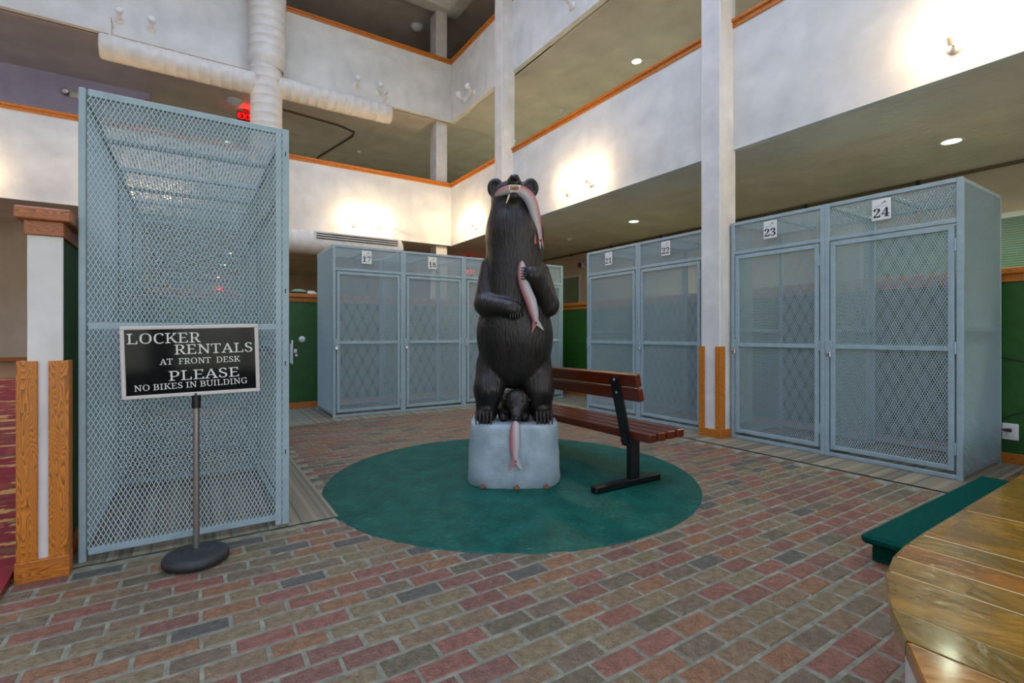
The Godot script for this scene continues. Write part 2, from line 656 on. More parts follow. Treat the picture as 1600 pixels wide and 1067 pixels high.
func blob(c: Vector3, r: Vector3, k := 0.05, cut := false) -> Dictionary:
	return {"ell": true, "a": c, "b": r, "k": k, "cut": cut}

# a fish swept along a path; widths at each point, belly faces `face`
func fish_mesh(path: Array, wid: Array, face: Vector3, flip := 1.0, fork := 1.0) -> ArrayMesh:
	var st := begin()
	var n := path.size()
	var seg := 14
	var rings := []
	var nors := []
	var pink := c8(178, 106, 110).srgb_to_linear()
	var pale := c8(186, 180, 178).srgb_to_linear()
	var grey := c8(138, 144, 154).srgb_to_linear()
	for i in n:
		var t: Vector3 = (path[mini(i + 1, n - 1)] - path[maxi(i - 1, 0)]).normalized()
		var side := t.cross(face).normalized()
		var up := side.cross(t).normalized()
		var ring := []
		var nn := []
		for j in seg:
			var a := TAU * j / seg
			ring.append(path[i] + side * cos(a) * wid[i] + up * sin(a) * wid[i] * 0.55)
			nn.append((side * cos(a) * 0.55 + up * sin(a)).normalized())
		rings.append(ring)
		nors.append(nn)
	for i in n - 1:
		for j in seg:
			var k := (j + 1) % seg
			for e in [[i, j], [i, k], [i + 1, k], [i, j], [i + 1, k], [i + 1, j]]:
				var s := -flip * cos(TAU * e[1] / seg)
				var col := pale.lerp(pink, clampf(-s * 1.3 + 0.1, 0, 1)).lerp(grey, clampf(s * 1.1 - 0.2, 0, 1))
				st.set_color(col)
				st.set_normal(nors[e[0]][e[1]])
				st.add_vertex(rings[e[0]][e[1]])
	if fork > 0.0:
		var t: Vector3 = (path[n - 1] - path[n - 2]).normalized()
		var side := t.cross(face).normalized()
		var up := side.cross(t).normalized() * 0.006
		for s in [-1.0, 1.0]:
			var w0: float = wid[n - 1]
			var a: Vector3 = path[n - 1] - t * 0.02
			var p0: Vector3 = a + side * s * w0 * 1.15
			var p1: Vector3 = path[n - 1] + t * 0.075 + side * s * 0.05 * fork
			var p2: Vector3 = path[n - 1] + t * 0.075 + side * s * 0.044 * fork
			var p3: Vector3 = path[n - 1] + t * 0.026
			var mid: Vector3 = (p0 + p1 + p3) / 3.0
			st.set_color(pale if s * flip < 0 else pink)
			quad(st, p0 + up, p1 + up, p2 + up, p3 + up, mid)
			quad(st, p0 - up, p1 - up, p2 - up, p3 - up, mid)
			var ee := [p0, p1, p2, p3]
			for k in 4:
				quad(st, ee[k] - up, ee[(k + 1) % 4] - up, ee[(k + 1) % 4] + up, ee[k] + up, mid)
	return st.commit()

func smooth_path(pts: Array, wid: Array, steps := 5) -> Array:
	var op := []
	var ow := []
	for i in pts.size() - 1:
		var p0: Vector3 = pts[maxi(i - 1, 0)]
		var p1: Vector3 = pts[i]
		var p2: Vector3 = pts[i + 1]
		var p3: Vector3 = pts[mini(i + 2, pts.size() - 1)]
		for s in steps:
			var t := float(s) / steps
			op.append(p1.cubic_interpolate(p2, p0, p3, t))
			ow.append(lerpf(wid[i], wid[i + 1], t))
	op.append(pts[-1])
	ow.append(wid[-1])
	return [op, ow]

# ---------------------------------------------------------------- builders
func make_statue() -> void:
	var t := thing("bear_statue", "tall carved black bear statue with a fish in its jaws", "statue", Vector3(2.254, 0.0155, -3.448), deg_to_rad(YAW))
	# rock: rings of a rounded square, a little uneven
	var f := FastNoiseLite.new()
	f.seed = 5
	f.frequency = 1.6
	var prof := [[0.0, 0.365], [0.03, 0.375], [0.12, 0.372], [0.25, 0.366], [0.38, 0.358], [0.45, 0.354], [0.472, 0.350], [0.481, 0.338], [0.482, 0.2], [0.484, 0.001]]
	var st := begin()
	st.set_smooth_group(0)
	var seg := 48
	for i in prof.size() - 1:
		for j in seg:
			for e in [[i, j], [i, j + 1], [i + 1, j + 1], [i, j], [i + 1, j + 1], [i + 1, j]]:
				var a: float = TAU * (e[1] % seg) / seg
				var cx := cos(a)
				var cz := sin(a)
				var rr := pow(pow(absf(cx), 3.4) + pow(absf(cz), 3.4), -1.0 / 3.4)
				var r: float = prof[e[0]][1] * rr
				var y: float = prof[e[0]][0]
				r *= 1.0 + 0.05 * f.get_noise_3d(cx * 1.2, y * 2.0, cz * 1.2)
				st.add_vertex(Vector3(cx * r, y, cz * r * 0.92))
	st.index()
	st.generate_normals()
	part("rock_base", st.commit(), M.rock, t)
	for b in [[-0.24, 0.3], [0.25, 0.3], [0.02, 0.325]]:
		var br := part("floor_bracket", box(Vector3(0.045, 0.02, 0.03), 0.004), M.rust, t, Vector3(b[0], 0.012, b[1] + 0.035))
		part("bolt", lathe([Vector2(0, 0.022), Vector2(0.009, 0.022), Vector2(0.009, 0.008)], 8), M.rust, br)
	# body
	var P := []
	P.append(blob(Vector3(0.01, 1.13, 0.0), Vector3(0.312, 0.37, 0.27), 0.12))
	P.append(blob(Vector3(0.01, 0.93, 0.01), Vector3(0.25, 0.2, 0.2), 0.05))
	P.append(limb(Vector3(0.0, 1.25, 0.0), Vector3(0.005, 2.02, -0.01), 0.275, 0.225, 0.1))
	P.append(limb(Vector3(0.005, 2.02, -0.01), Vector3(-0.008, 2.28, -0.01), 0.222, 0.182, 0.08))
	P.append(limb(Vector3(-0.008, 2.31, 0.05), Vector3(0.0, 2.385, 0.20), 0.105, 0.058, 0.05))      # muzzle
	P.append(limb(Vector3(-0.005, 2.22, 0.1), Vector3(0.0, 2.275, 0.205), 0.08, 0.036, 0.035))       # lower jaw
	P.append(blob(Vector3(-0.008, 2.345, -0.02), Vector3(0.168, 0.1, 0.13), 0.05))                    # skull
	P.append(limb(Vector3(-0.205, 1.745, 0.03), Vector3(-0.235, 1.44, 0.11), 0.072, 0.09, 0.022))
	P.append(limb(Vector3(-0.22, 1.42, 0.13), Vector3(-0.03, 1.385, 0.29), 0.098, 0.066, 0.02))
	P.append(blob(Vector3(0.005, 1.37, 0.295), Vector3(0.06, 0.062, 0.05), 0.03))
	P.append(limb(Vector3(0.22, 1.70, 0.05), Vector3(0.272, 1.42, 0.1), 0.072, 0.096, 0.022))
	P.append(limb(Vector3(0.27, 1.42, 0.11), Vector3(0.16, 1.64, 0.275), 0.092, 0.066, 0.02))
	P.append(blob(Vector3(0.125, 1.655, 0.285), Vector3(0.058, 0.062, 0.048), 0.03))
	for s in [-1.0, 1.0]:
		P.append(limb(Vector3(s * 0.17, 0.93, -0.01), Vector3(s * 0.205, 0.73, 0.09), 0.145, 0.118, 0.025))
		P.append(limb(Vector3(s * 0.205, 0.74, 0.09), Vector3(s * 0.225, 0.57, 0.06), 0.115, 0.088, 0.04))
		P.append(limb(Vector3(s * 0.222, 0.53, 0.06), Vector3(s * 0.235, 0.522, 0.2), 0.075, 0.06, 0.04))
		P.append(blob(Vector3(s * 0.147 - 0.008, 2.41, -0.03), Vector3(0.07, 0.085, 0.034), 0.016))
		P.append(blob(Vector3(s * 0.15 - 0.008, 2.412, 0.008), Vector3(0.048, 0.06, 0.03), 0.008, true))
	part("bear_body", field_mesh(P, 0.0115, Vector3(-0.46, 0.44, -0.4), Vector3(0.46, 2.54, 0.42)), M.fur, t)
	# the cub between the legs
	var Q := []
	Q.append(limb(Vector3(0.0, 0.58, -0.14), Vector3(0.01, 0.63, 0.08), 0.14, 0.1, 0.05))
	Q.append(blob(Vector3(0.025, 0.645, 0.17), Vector3(0.098, 0.1, 0.085), 0.04))
	Q.append(limb(Vector3(0.022, 0.6, 0.22), Vector3(0.018, 0.55, 0.275), 0.056, 0.042, 0.03))
	for s in [-1.0, 1.0]:
		Q.append(blob(Vector3(0.025 + s * 0.098, 0.675, 0.15), Vector3(0.03, 0.032, 0.018), 0.015))
		Q.append(blob(Vector3(0.025 + s * 0.1, 0.675, 0.172), Vector3(0.018, 0.02, 0.014), 0.006, true))
		Q.append(limb(Vector3(s * 0.09, 0.55, 0.0), Vector3(s * 0.085, 0.515, 0.14), 0.055, 0.038, 0.03))
	part("cub_body", field_mesh(Q, 0.009, Vector3(-0.2, 0.42, -0.3), Vector3(0.22, 0.78, 0.36)), M.fur, t)
	part("nose", lathe([Vector2(0, -0.03), Vector2(0.024, -0.024), Vector2(0.04, 0.0), Vector2(0.032, 0.024), Vector2(0, 0.034)], 16, Transform3D(Basis.IDENTITY.scaled(Vector3(1, 1, 0.8)), Vector3.ZERO)), M.nose, t, Vector3(0.003, 2.405, 0.245))
	for s in [-1.0, 1.0]:
		part("nostril", lathe([Vector2(0, -0.008), Vector2(0.008, 0), Vector2(0, 0.008)], 8), M.slot, t, Vector3(0.003 + s * 0.017, 2.402, 0.277))
		part("eye", lathe([Vector2(0, -0.014), Vector2(0.01, -0.01), Vector2(0.014, 0), Vector2(0.01, 0.01), Vector2(0, 0.014)], 12), M.nose, t, Vector3(0.025 + s * 0.042, 0.662, 0.243))
	part("nose", lathe([Vector2(0, -0.018), Vector2(0.016, -0.01), Vector2(0.022, 0), Vector2(0.014, 0.012), Vector2(0, 0.016)], 12), M.nose, t, Vector3(0.018, 0.533, 0.315))
	# jaws
	var te := begin()
	for k in 6:
		var x := -0.026 + k * 0.0115
		arod(te, Vector3(x, 2.352, 0.252), Vector3(x, 2.336, 0.256), 0.0058, 0.004, 6)
		arod(te, Vector3(x, 2.300, 0.238), Vector3(x, 2.316, 0.244), 0.0055, 0.0035, 6)
	for s in [-1.0, 1.0]:
		arod(te, Vector3(0.003 + s * 0.04, 2.352, 0.24), Vector3(0.003 + s * 0.04, 2.315, 0.25), 0.008, 0.003, 6)
	part("teeth", te.commit(), M.teeth, t)
	part("fang", rod(Vector3(-0.035, 2.29, 0.205), Vector3(-0.062, 2.215, 0.225), 0.009, 0.003, 8), M.teeth, t)
	part("tongue", lathe([Vector2(0, -0.01), Vector2(0.026, -0.004), Vector2(0.03, 0.004), Vector2(0, 0.01)], 12), M.tongue, t, Vector3(0.003, 2.322, 0.222))
	# fish
	var a := smooth_path([Vector3(-0.155, 2.30, 0.13), Vector3(-0.11, 2.315, 0.17), Vector3(-0.03, 2.325, 0.215), Vector3(0.06, 2.315, 0.205), Vector3(0.125, 2.26, 0.185), Vector3(0.165, 2.16, 0.16), Vector3(0.195, 2.03, 0.135), Vector3(0.212, 1.95, 0.12)], [0.008, 0.03, 0.038, 0.046, 0.052, 0.046, 0.032, 0.017])
	part("fish_in_jaws", fish_mesh(a[0], a[1], Vector3(0.35, -0.1, 1), -1.0, 0.3), M.fish, t).set_meta("label", "pink and silver fish held in the jaws")
	part("fin", span(Vector3(-0.012, -0.04, -0.006), Vector3(0.014, 0.04, 0.006), 0.004), M.fin, t, Vector3(0.165, 1.945, 0.165), Vector3(0, 0.4, 0.1))
	var b := smooth_path([Vector3(0.062, 1.755, 0.262), Vector3(0.062, 1.71, 0.275), Vector3(0.065, 1.63, 0.285), Vector3(0.09, 1.54, 0.29), Vector3(0.13, 1.44, 0.29), Vector3(0.155, 1.35, 0.288), Vector3(0.17, 1.28, 0.28)], [0.006, 0.03, 0.036, 0.042, 0.044, 0.036, 0.018])
	part("fish_in_paw", fish_mesh(b[0], b[1], Vector3(0, 0, 1)), M.fish, t).set_meta("label", "pink and silver fish clutched against the chest")
	var c := smooth_path([Vector3(0.012, 0.515, 0.315), Vector3(0.01, 0.485, 0.335), Vector3(0.008, 0.43, 0.345), Vector3(0.008, 0.35, 0.352), Vector3(0.008, 0.28, 0.356), Vector3(0.01, 0.225, 0.36)], [0.01, 0.034, 0.042, 0.043, 0.034, 0.02])
	part("fish_of_cub", fish_mesh(c[0], c[1], Vector3(0, 0, 1)), M.fish, t).set_meta("label", "pale pink fish hanging down the rock")
	# claws and toes
	for s in [-1.0, 1.0]:
		for k in 5:
			var x: float = s * 0.235 + (k - 2) * 0.029
			part("toe", lathe([Vector2(0, -0.022), Vector2(0.015, -0.014), Vector2(0.017, 0.0), Vector2(0.012, 0.016), Vector2(0, 0.022)], 10, Transform3D(Basis(Vector3.RIGHT, 1.2), Vector3.ZERO)), M.fur, t, Vector3(x, 0.532, 0.252))
			part("claw", rod(Vector3(x, 0.575, 0.25), Vector3(x + s * 0.003, 0.487, 0.305), 0.0125, 0.004, 8), M.claw, t)
	for k in 5:
		part("claw", rod(Vector3(-0.028 + k * 0.019, 1.355 - absf(k - 2) * 0.004, 0.335), Vector3(-0.03 + k * 0.02, 1.305, 0.338), 0.008, 0.003, 8), M.claw, t)
		part("claw", rod(Vector3(0.092, 1.695 - k * 0.021, 0.322), Vector3(0.052, 1.692 - k * 0.021, 0.326), 0.0085, 0.003, 8), M.claw, t)

func locker(label: String, at: Vector3, turn: float, w: float, number: String, last: bool, group: String, dp := 1.03, cam_end := false) -> Node3D:
	var t := thing("wire_locker", label, "locker", at, turn, group)
	var pz := 0.042
	for x in [pz * 0.5, w - pz * 0.5]:
		part("corner_post", box(Vector3(pz, LH, 0.04), 0.003), M.steel_paint, t, Vector3(x, LH * 0.5, -0.02))
		part("corner_post", box(Vector3(pz, LH, 0.03), 0.003), M.steel_paint, t, Vector3(x, LH * 0.5, -dp + 0.015))
	var iw := w - 2 * pz
	part("top_rail", box(Vector3(iw, 0.036, 0.035), 0.003), M.steel_paint, t, Vector3(w * 0.5, LH - 0.018, -0.02))
	part("header_rail", box(Vector3(iw, 0.034, 0.035), 0.003), M.steel_paint, t, Vector3(w * 0.5, 2.108, -0.02))
	part("sill_rail", box(Vector3(iw, 0.036, 0.035), 0.003), M.steel_paint, t, Vector3(w * 0.5, 0.02, -0.02))
	part("back_rail", box(Vector3(iw, 0.036, 0.03), 0.003), M.steel_paint, t, Vector3(w * 0.5, LH - 0.018, -dp + 0.015))
	part("back_rail", box(Vector3(iw, 0.036, 0.03), 0.003), M.steel_paint, t, Vector3(w * 0.5, 0.05, -dp + 0.015))
	part("transom_mesh", lattice(iw, LH - 0.036 - 2.125), M.mesh_paint, t, Vector3(pz, 2.125, -0.02))
	part("back_mesh", lattice(iw, LH - 0.1), M.mesh_paint, t, Vector3(pz, 0.065, -dp + 0.02))
	part("roof_mesh", lattice(iw, dp - 0.06), M.mesh_paint, t, Vector3(pz, LH - 0.012, -0.035), Vector3(-PI / 2, 0, 0))
	part("roof_bar", box(Vector3(0.03, 0.03, dp - 0.07), 0.003), M.steel_paint, t, Vector3(w * 0.5, LH - 0.04, -dp * 0.5))
	# sides
	var sides := [0.004]
	if last:
		sides.append(w - 0.004)
	for x in sides:
		var rx := 0.018 if x < 0.1 else w - 0.018
		part("side_rail", box(Vector3(0.03, 0.036, dp - 0.075), 0.003), M.steel_paint, t, Vector3(rx, LH - 0.018, -dp * 0.5))
		part("side_rail", box(Vector3(0.03, 0.036, dp - 0.075), 0.003), M.steel_paint, t, Vector3(rx, 1.225, -dp * 0.5))
		part("side_rail", box(Vector3(0.03, 0.036, dp - 0.075), 0.003), M.steel_paint, t, Vector3(rx, 0.05, -dp * 0.5))
		var flat: bool = not cam_end or x > 0.1
		if flat:   # diamonds lie on their sides on the end panel
			part("side_mesh", lattice(LH - 0.09, dp - 0.07, 0.0205, 0.043, 0.0036, 0.002 if (x > 0.1 or number == "17") else 0.0), M.mesh_paint, t, Vector3(x, LH - 0.03, -0.035), Vector3(0, PI / 2, -PI / 2))
		else:
			part("side_mesh", lattice(dp - 0.07, LH - 0.09), M.mesh_paint, t, Vector3(x, 0.065, -0.035), Vector3(0, PI / 2, 0))
	# door with its own frame
	var gap := 0.012
	var dw := iw - 2 * gap
	var y0 := 0.072
	var y1 := 2.076
	var st := begin()
	for x in [0.02, dw - 0.02]:
		abox(st, Vector3(x, (y1 - y0) * 0.5, 0), Vector3(0.04, y1 - y0, 0.028), 0.002)
	for y in [0.02, y1 - y0 - 0.02]:
		abox(st, Vector3(dw * 0.5, y, 0), Vector3(dw - 0.08, 0.04, 0.026), 0.002)
	var door := part("door", st.commit(), M.steel_paint, t, Vector3(pz + gap, y0, -0.01))
	part("door_mid_rail", box(Vector3(dw - 0.08, 0.042, 0.026), 0.002), M.steel_paint, door, Vector3(dw * 0.5, 1.065 - y0, 0))
	part("door_mesh", lattice(dw - 0.06, y1 - y0 - 0.06), M.mesh_paint, door, Vector3(0.03, 0.03, -0.006))
	for y in [0.18, 1.0, 1.84]:
		part("hinge", rod(Vector3(dw + 0.006, y - 0.05, 0.014), Vector3(dw + 0.006, y + 0.05, 0.014), 0.008, 0.008, 8), M.steel_paint, door)
	part("hasp", box(Vector3(0.06, 0.12, 0.008), 0.002), M.steel_paint, door, Vector3(-0.012, 1.02 - y0 + 0.04, 0.02))
	if number != "":
		var pl := part("number_plate", span(Vector3(-0.072, -0.094, 0), Vector3(0.072, 0.094, 0.004), 0.002), M.plate, t, Vector3(w * 0.46, 2.305, 0.002))
		part("numerals", words(number, 0.082, true, true), M.ink, pl, Vector3(0, -0.03, 0.005))
		var mt := begin()
		var zc := 0.0048
		for seg in [[Vector2(-0.058, 0.028), Vector2(0.058, 0.031), 0.0022], [Vector2(-0.045, 0.034), Vector2(0.0, 0.044), 0.002]]:
			var d: Vector2 = (seg[1] - seg[0]).normalized()
			var o: Vector2 = Vector2(-d.y, d.x) * float(seg[2]) * 0.5
			quad(mt, Vector3(seg[0].x + o.x, seg[0].y + o.y, zc), Vector3(seg[1].x + o.x, seg[1].y + o.y, zc), Vector3(seg[1].x - o.x, seg[1].y - o.y, zc), Vector3(seg[0].x - o.x, seg[0].y - o.y, zc), Vector3(0, 0, 0))
		tri(mt, Vector3(-0.005, 0.045, zc), Vector3(0.026, 0.074, zc), Vector3(0.03, 0.062, zc), Vector3.ZERO)
		tri(mt, Vector3(0.026, 0.074, zc), Vector3(0.05, 0.05, zc), Vector3(0.03, 0.062, zc), Vector3.ZERO)
		tri(mt, Vector3(0.0, 0.04, zc), Vector3(0.03, 0.062, zc), Vector3(0.012, 0.046, zc), Vector3.ZERO)
		part("mountain_emblem", mt.commit(), M.logo, pl)
	return t

func padlock(at: Vector3, turn: float, label: String) -> void:
	var t := thing("padlock", label, "padlock", at, turn, "padlocks on the locker doors")
	part("lock_body", span(Vector3(-0.02, -0.05, 0), Vector3(0.02, -0.008, 0.018), 0.004), M.chrome, t)
	part("shackle", tube([Vector3(-0.012, -0.012, 0.009), Vector3(-0.012, 0.012, 0.009), Vector3(-0.006, 0.02, 0.009), Vector3(0.006, 0.02, 0.009), Vector3(0.012, 0.012, 0.009), Vector3(0.012, -0.012, 0.009)], 0.0035, 6), M.chrome, t)

# a swivel lamp on a balcony face; out is the way the face looks
func globe(at: Vector3, out: Vector3, lit: bool, energy: float, label: String, group: String) -> void:
	var t := thing("wall_lamp", label, "lamp", at, 0.0, group)
	part("mounting_disc", lathe([Vector2(0, 0.03), Vector2(0.045, 0.028), Vector2(0.06, 0.012), Vector2(0.062, 0)], 20, aligned(out)), M.lamp_body, t)
	var side := out.cross(Vector3.UP)
	part("swivel_arm", rod(out * 0.02, out * 0.085 + Vector3(0, 0.01, 0), 0.012, 0.012, 8), M.lamp_body, t)
	var dir := (out * 0.75 + Vector3(0, 0.65, 0) - side * 0.12).normalized()
	var b := out * 0.09 + Vector3(0, 0.01, 0)
	part("lamp_holder", rod(b - dir * 0.02, b + dir * 0.06, 0.026, 0.03, 14), M.lamp_body, t)
	var r := 0.062
	var prof := [Vector2(0.024, 0.05)]
	for k in 9:
		var a := -0.9 + k * (PI / 2 + 0.9) / 8.0
		prof.append(Vector2(r * cos(a), 0.115 + r * sin(a)))
	part("bulb", lathe(prof, 20, aligned(dir, b)), M.bulb_lit if lit else M.bulb_off, t)
	if lit:
		var l := OmniLight3D.new()
		l.name = "bulb_light"
		l.light_color = Color(1.0, 0.85, 0.66)
		l.light_energy = energy
		l.light_size = 0.055
		l.omni_range = 30
		l.omni_attenuation = 2
		l.shadow_enabled = true
		t.add_child(l)
		l.position = b + dir * 0.115

func downlight(at: Vector3, energy: float, label: String, tint := Color(0.93, 1.0, 0.84)) -> void:
	var t := thing("recessed_light", label, "ceiling light", at, 0.0, "recessed ceiling lights")
	part("trim_ring", lathe([Vector2(0.085, -0.002), Vector2(0.105, -0.008), Vector2(0.115, 0.0)], 28), M.lamp_body, t)
	part("lens", lathe([Vector2(0, -0.004), Vector2(0.086, -0.003), Vector2(0.086, 0.0)], 24), M.down_lit, t)
	var l := SpotLight3D.new()
	l.name = "lens_light"
	l.light_color = tint
	l.light_energy = energy
	l.light_size = 0.08
	l.spot_range = 30
	l.spot_attenuation = 2
	l.spot_angle = 75
	l.spot_angle_attenuation = 0.7
	l.shadow_enabled = true
	t.add_child(l)
	l.position = Vector3(0, -0.02, 0)
	l.rotation.x = -PI / 2

func exit_sign(at: Vector3, turn: float, label: String, ceil_y: float, energy := 0.14) -> void:
	var t := thing("exit_sign", label, "exit sign", at, turn, "lit exit signs")
	part("housing", span(Vector3(-0.17, -0.11, -0.03), Vector3(0.17, 0.1, 0.0), 0.006), M.exit_box, t)
	part("hanger", span(Vector3(-0.05, 0.1, -0.03), Vector3(0.05, ceil_y - at.y, 0.0)), M.exit_box, t)
	part("lettering", words("EXIT", 0.13, false, true), M.exit_red, t, Vector3(0.02, 0, 0.002))
	var ar := begin()
	tri(ar, Vector3(-0.155, 0, 0.002), Vector3(-0.125, 0.03, 0.002), Vector3(-0.135, 0, 0.002), Vector3(-0.14, 0, 0))
	tri(ar, Vector3(-0.155, 0, 0.002), Vector3(-0.125, -0.03, 0.002), Vector3(-0.135, 0, 0.002), Vector3(-0.14, 0, 0))
	part("arrow", ar.commit(), M.exit_red, t)
	var l := OmniLight3D.new()
	l.name = "glow"
	l.light_color = Color(1, 0.06, 0.05)
	l.light_energy = energy
	l.light_size = 0.08
	l.omni_range = 20
	l.omni_attenuation = 2
	l.shadow_enabled = true
	t.add_child(l)
	l.position = Vector3(0, 0.15, 0.09)

func dome_lamp(at: Vector3, label: String) -> void:
	var t := thing("dome_lamp", label, "ceiling light", at, 0.0, "unlit dome lamps on the balcony ceilings")
	part("canopy", lathe([Vector2(0.05, 0.0), Vector2(0.17, -0.005), Vector2(0.18, -0.04), Vector2(0.165, -0.05)], 28), M.lamp_body, t)
	part("dome_glass", lathe([Vector2(0.165, -0.05), Vector2(0.15, -0.09), Vector2(0.1, -0.13), Vector2(0.04, -0.15), Vector2(0, -0.153)], 28), M.bulb_off, t)
	part("finial", lathe([Vector2(0.012, -0.15), Vector2(0.014, -0.165), Vector2(0, -0.175)], 10), M.brass, t)

func emergency_light(at: Vector3, turn: float, label: String) -> void:
	var t := thing("emergency_light", label, "light", at, turn, "twin head emergency lights")
	part("battery_case", span(Vector3(-0.1, -0.06, 0), Vector3(0.1, 0.06, 0.07), 0.012), M.lamp_body, t)
	for s in [-1.0, 1.0]:
		var h := part("lamp_head", lathe([Vector2(0, -0.05), Vector2(0.045, -0.045), Vector2(0.07, 0.02), Vector2(0.066, 0.026), Vector2(0, 0.02)], 18, aligned(Vector3(s * 0.3, -0.35, 1))), M.dark_plastic, t, Vector3(s * 0.15, 0.02, 0.09))
		part("reflector", lathe([Vector2(0, 0.022), Vector2(0.06, 0.03), Vector2(0.064, 0.026)], 18, aligned(Vector3(s * 0.3, -0.35, 1))), M.chrome, h)

# a spiral duct along the y axis of tr
func duct(parent: Node, called: String, tr: Transform3D, l: float, r: float, cap := true) -> void:
	var prof := []
	if cap:
		prof.append(Vector2(0, 0.0))
		prof.append(Vector2(r * 0.9, 0.0))
		prof.append(Vector2(r, 0.03))
	var y := 0.06
	while y < l - 0.05:
		for k in [[0.0, 0.0], [0.008, 0.006], [0.02, 0.006], [0.028, 0.0]]:
			prof.append(Vector2(r + k[1], y + k[0]))
		y += 0.17
	if cap:
		prof.append(Vector2(r, l - 0.03))
		prof.append(Vector2(r * 0.9, l))
		prof.append(Vector2(0, l))
	else:
		prof.append(Vector2(r, l))
	part(called, lathe(prof, 32, tr), M.duct, parent)

func build_bricks(floor_node: Node) -> void:
	var a := deg_to_rad(-YAW)
	var F := Vector3(sin(a), 0, -cos(a))
	var R := Vector3(cos(a), 0, sin(a))
	var all := []
	var px := 0.2125
	var pz := 0.1055
	rng.seed = 77
	var row := 0
	var z := -0.35
	while z > -6.92:
		var x := -1.35 + (px * 0.5 if row % 2 == 1 else 0.0)
		while x < 6.25:
			x += px
			var jitter := Vector2(rng.randf_range(-0.002, 0.002), rng.randf_range(-0.0015, 0.0015))
			var tone: int = [0, 0, 1, 1, 2, 2, 3, 3, 4, 5, 5, 6, 6, 7][rng.randi() % 14]
			var lift := rng.randf_range(-0.0022, 0.0012)
			var p := Vector3(x + jitter.x, lift, z + jitter.y)
			var turn := rng.randf_range(-0.006, 0.006)
			if z < -3.27 and (x < 0.88 or x > 4.68):
				continue
			if z >= -3.27 and z < -1.25 and x > 4.68:
				continue
			if Vector2(x - 2.27, z + 3.5).length() < 1.42:
				continue
			if x > 1.75 and z > -0.6:
				continue
			var d := p.dot(F)
			var u := 800 + 772 * p.dot(R) / maxf(d, 0.01)
			var v := 522 + 772 * 1.2 / maxf(d, 0.01)
			var seen := d > 0.5 and u > -20 and u < 1620 and v < 1085
			if x > 1.5 and z > -0.75:
				seen = false
			all.append({"p": p, "turn": turn, "tone": tone, "key": d if seen else 99.0 + d})
		z -= pz
		row += 1
	all.sort_custom(func(m, n): return m.key < n.key)
	var shapes := []
	for k in 4:
		rng.seed = 300 + k
		var st := begin()
		var hx := 0.0990
		var hz := 0.0458
		var ch := 0.006
		var lowc := []
		var top := []
		for e in [[-1, -1], [1, -1], [1, 1], [-1, 1]]:
			var jx := rng.randf_range(-0.0018, 0.0018)
			var jz := rng.randf_range(-0.0018, 0.0018)
			lowc.append(Vector3(e[0] * hx + jx, 0, e[1] * hz + jz))
			top.append(Vector3(e[0] * (hx - ch) + jx, 0, e[1] * (hz - ch) + jz))
		var inn := Vector3(0, -0.01, 0)
		quad(st, top[0], top[1], top[2], top[3], inn)
		for i in 4:
			var j := (i + 1) % 4
			var dn := Vector3(0, -0.0035, 0)
			quad(st, lowc[i] + dn, lowc[j] + dn, top[j], top[i], inn)
			quad(st, lowc[i] + Vector3(0, -0.016, 0), lowc[j] + Vector3(0, -0.016, 0), lowc[j] + dn, lowc[i] + dn, inn)
		shapes.append(st.commit())
	for i in mini(300, all.size()):
		var b: Dictionary = all[i]
		part("brick", shapes[i % 4], M.bricks[b.tone], floor_node, b.p + Vector3(0, 0.012, 0), Vector3(0, b.turn, 0))
	var rest := ArrayMesh.new()
	for k in 8:
		var st := begin()
		var n := 0
		for i in range(300, all.size()):
			if all[i].tone == k:
				st.append_from(shapes[i % 4], 0, Transform3D(Basis(Vector3.UP, all[i].turn), all[i].p + Vector3(0, 0.012, 0)))
				n += 1
		if n > 0:
			st.commit(rest)
			rest.surface_set_material(rest.get_surface_count() - 1, M.bricks[k])
	var o := MeshInstance3D.new()
	o.name = "distant_bricks"
	o.mesh = rest
	floor_node.add_child(o)
	o.position = Vector3.ZERO
	o.set_meta("kind", "stuff")

# ---------------------------------------------------------------- the scene
func _ready() -> void:
	rng.seed = 1
	# camera: level, lens shifted a little so that the horizon lies above the middle
	var cam := Camera3D.new()
	cam.name = "camera"
	add_child(cam)
	cam.position = Vector3(0, 1.2, 0)
	cam.rotation.y = deg_to_rad(YAW)
	cam.projection = Camera3D.PROJECTION_FRUSTUM
	cam.near = 0.05
	cam.far = 100
	cam.size = 2.0 * 0.05 * 533.5 / 772.0
	cam.frustum_offset = Vector2(0, -0.05 * 11.5 / 772.0)
	cam.current = true
	var we := WorldEnvironment.new()
	we.name = "environment"
	var env := Environment.new()
	env.background_mode = Environment.BG_SKY
	var sky := Sky.new()
	var sm := ProceduralSkyMaterial.new()
	sm.sky_top_color = Color(0.78, 0.85, 1.0)
	sm.sky_horizon_color = Color(0.95, 0.96, 0.93)
	sm.ground_bottom_color = Color(0.84, 0.84, 0.76)
	sm.ground_horizon_color = Color(0.88, 0.89, 0.85)
	sm.energy_multiplier = 1.0
	sky.sky_material = sm
	env.sky = sky
	env.background_energy_multiplier = 3.9
	env.tonemap_mode = Environment.TONE_MAPPER_LINEAR
	env.tonemap_exposure = 1.12
	env.sdfgi_enabled = true
	env.ssao_enabled = true
	env.ssil_enabled = true
	we.environment = env
	add_child(we)

	materials()
	build_shell()
	build_floor()
	build_partitions()
	build_ducts()
	build_lockers()
	make_statue()
	build_bench()
	build_sign()
	build_ledge()
	build_lamps()
	build_small()

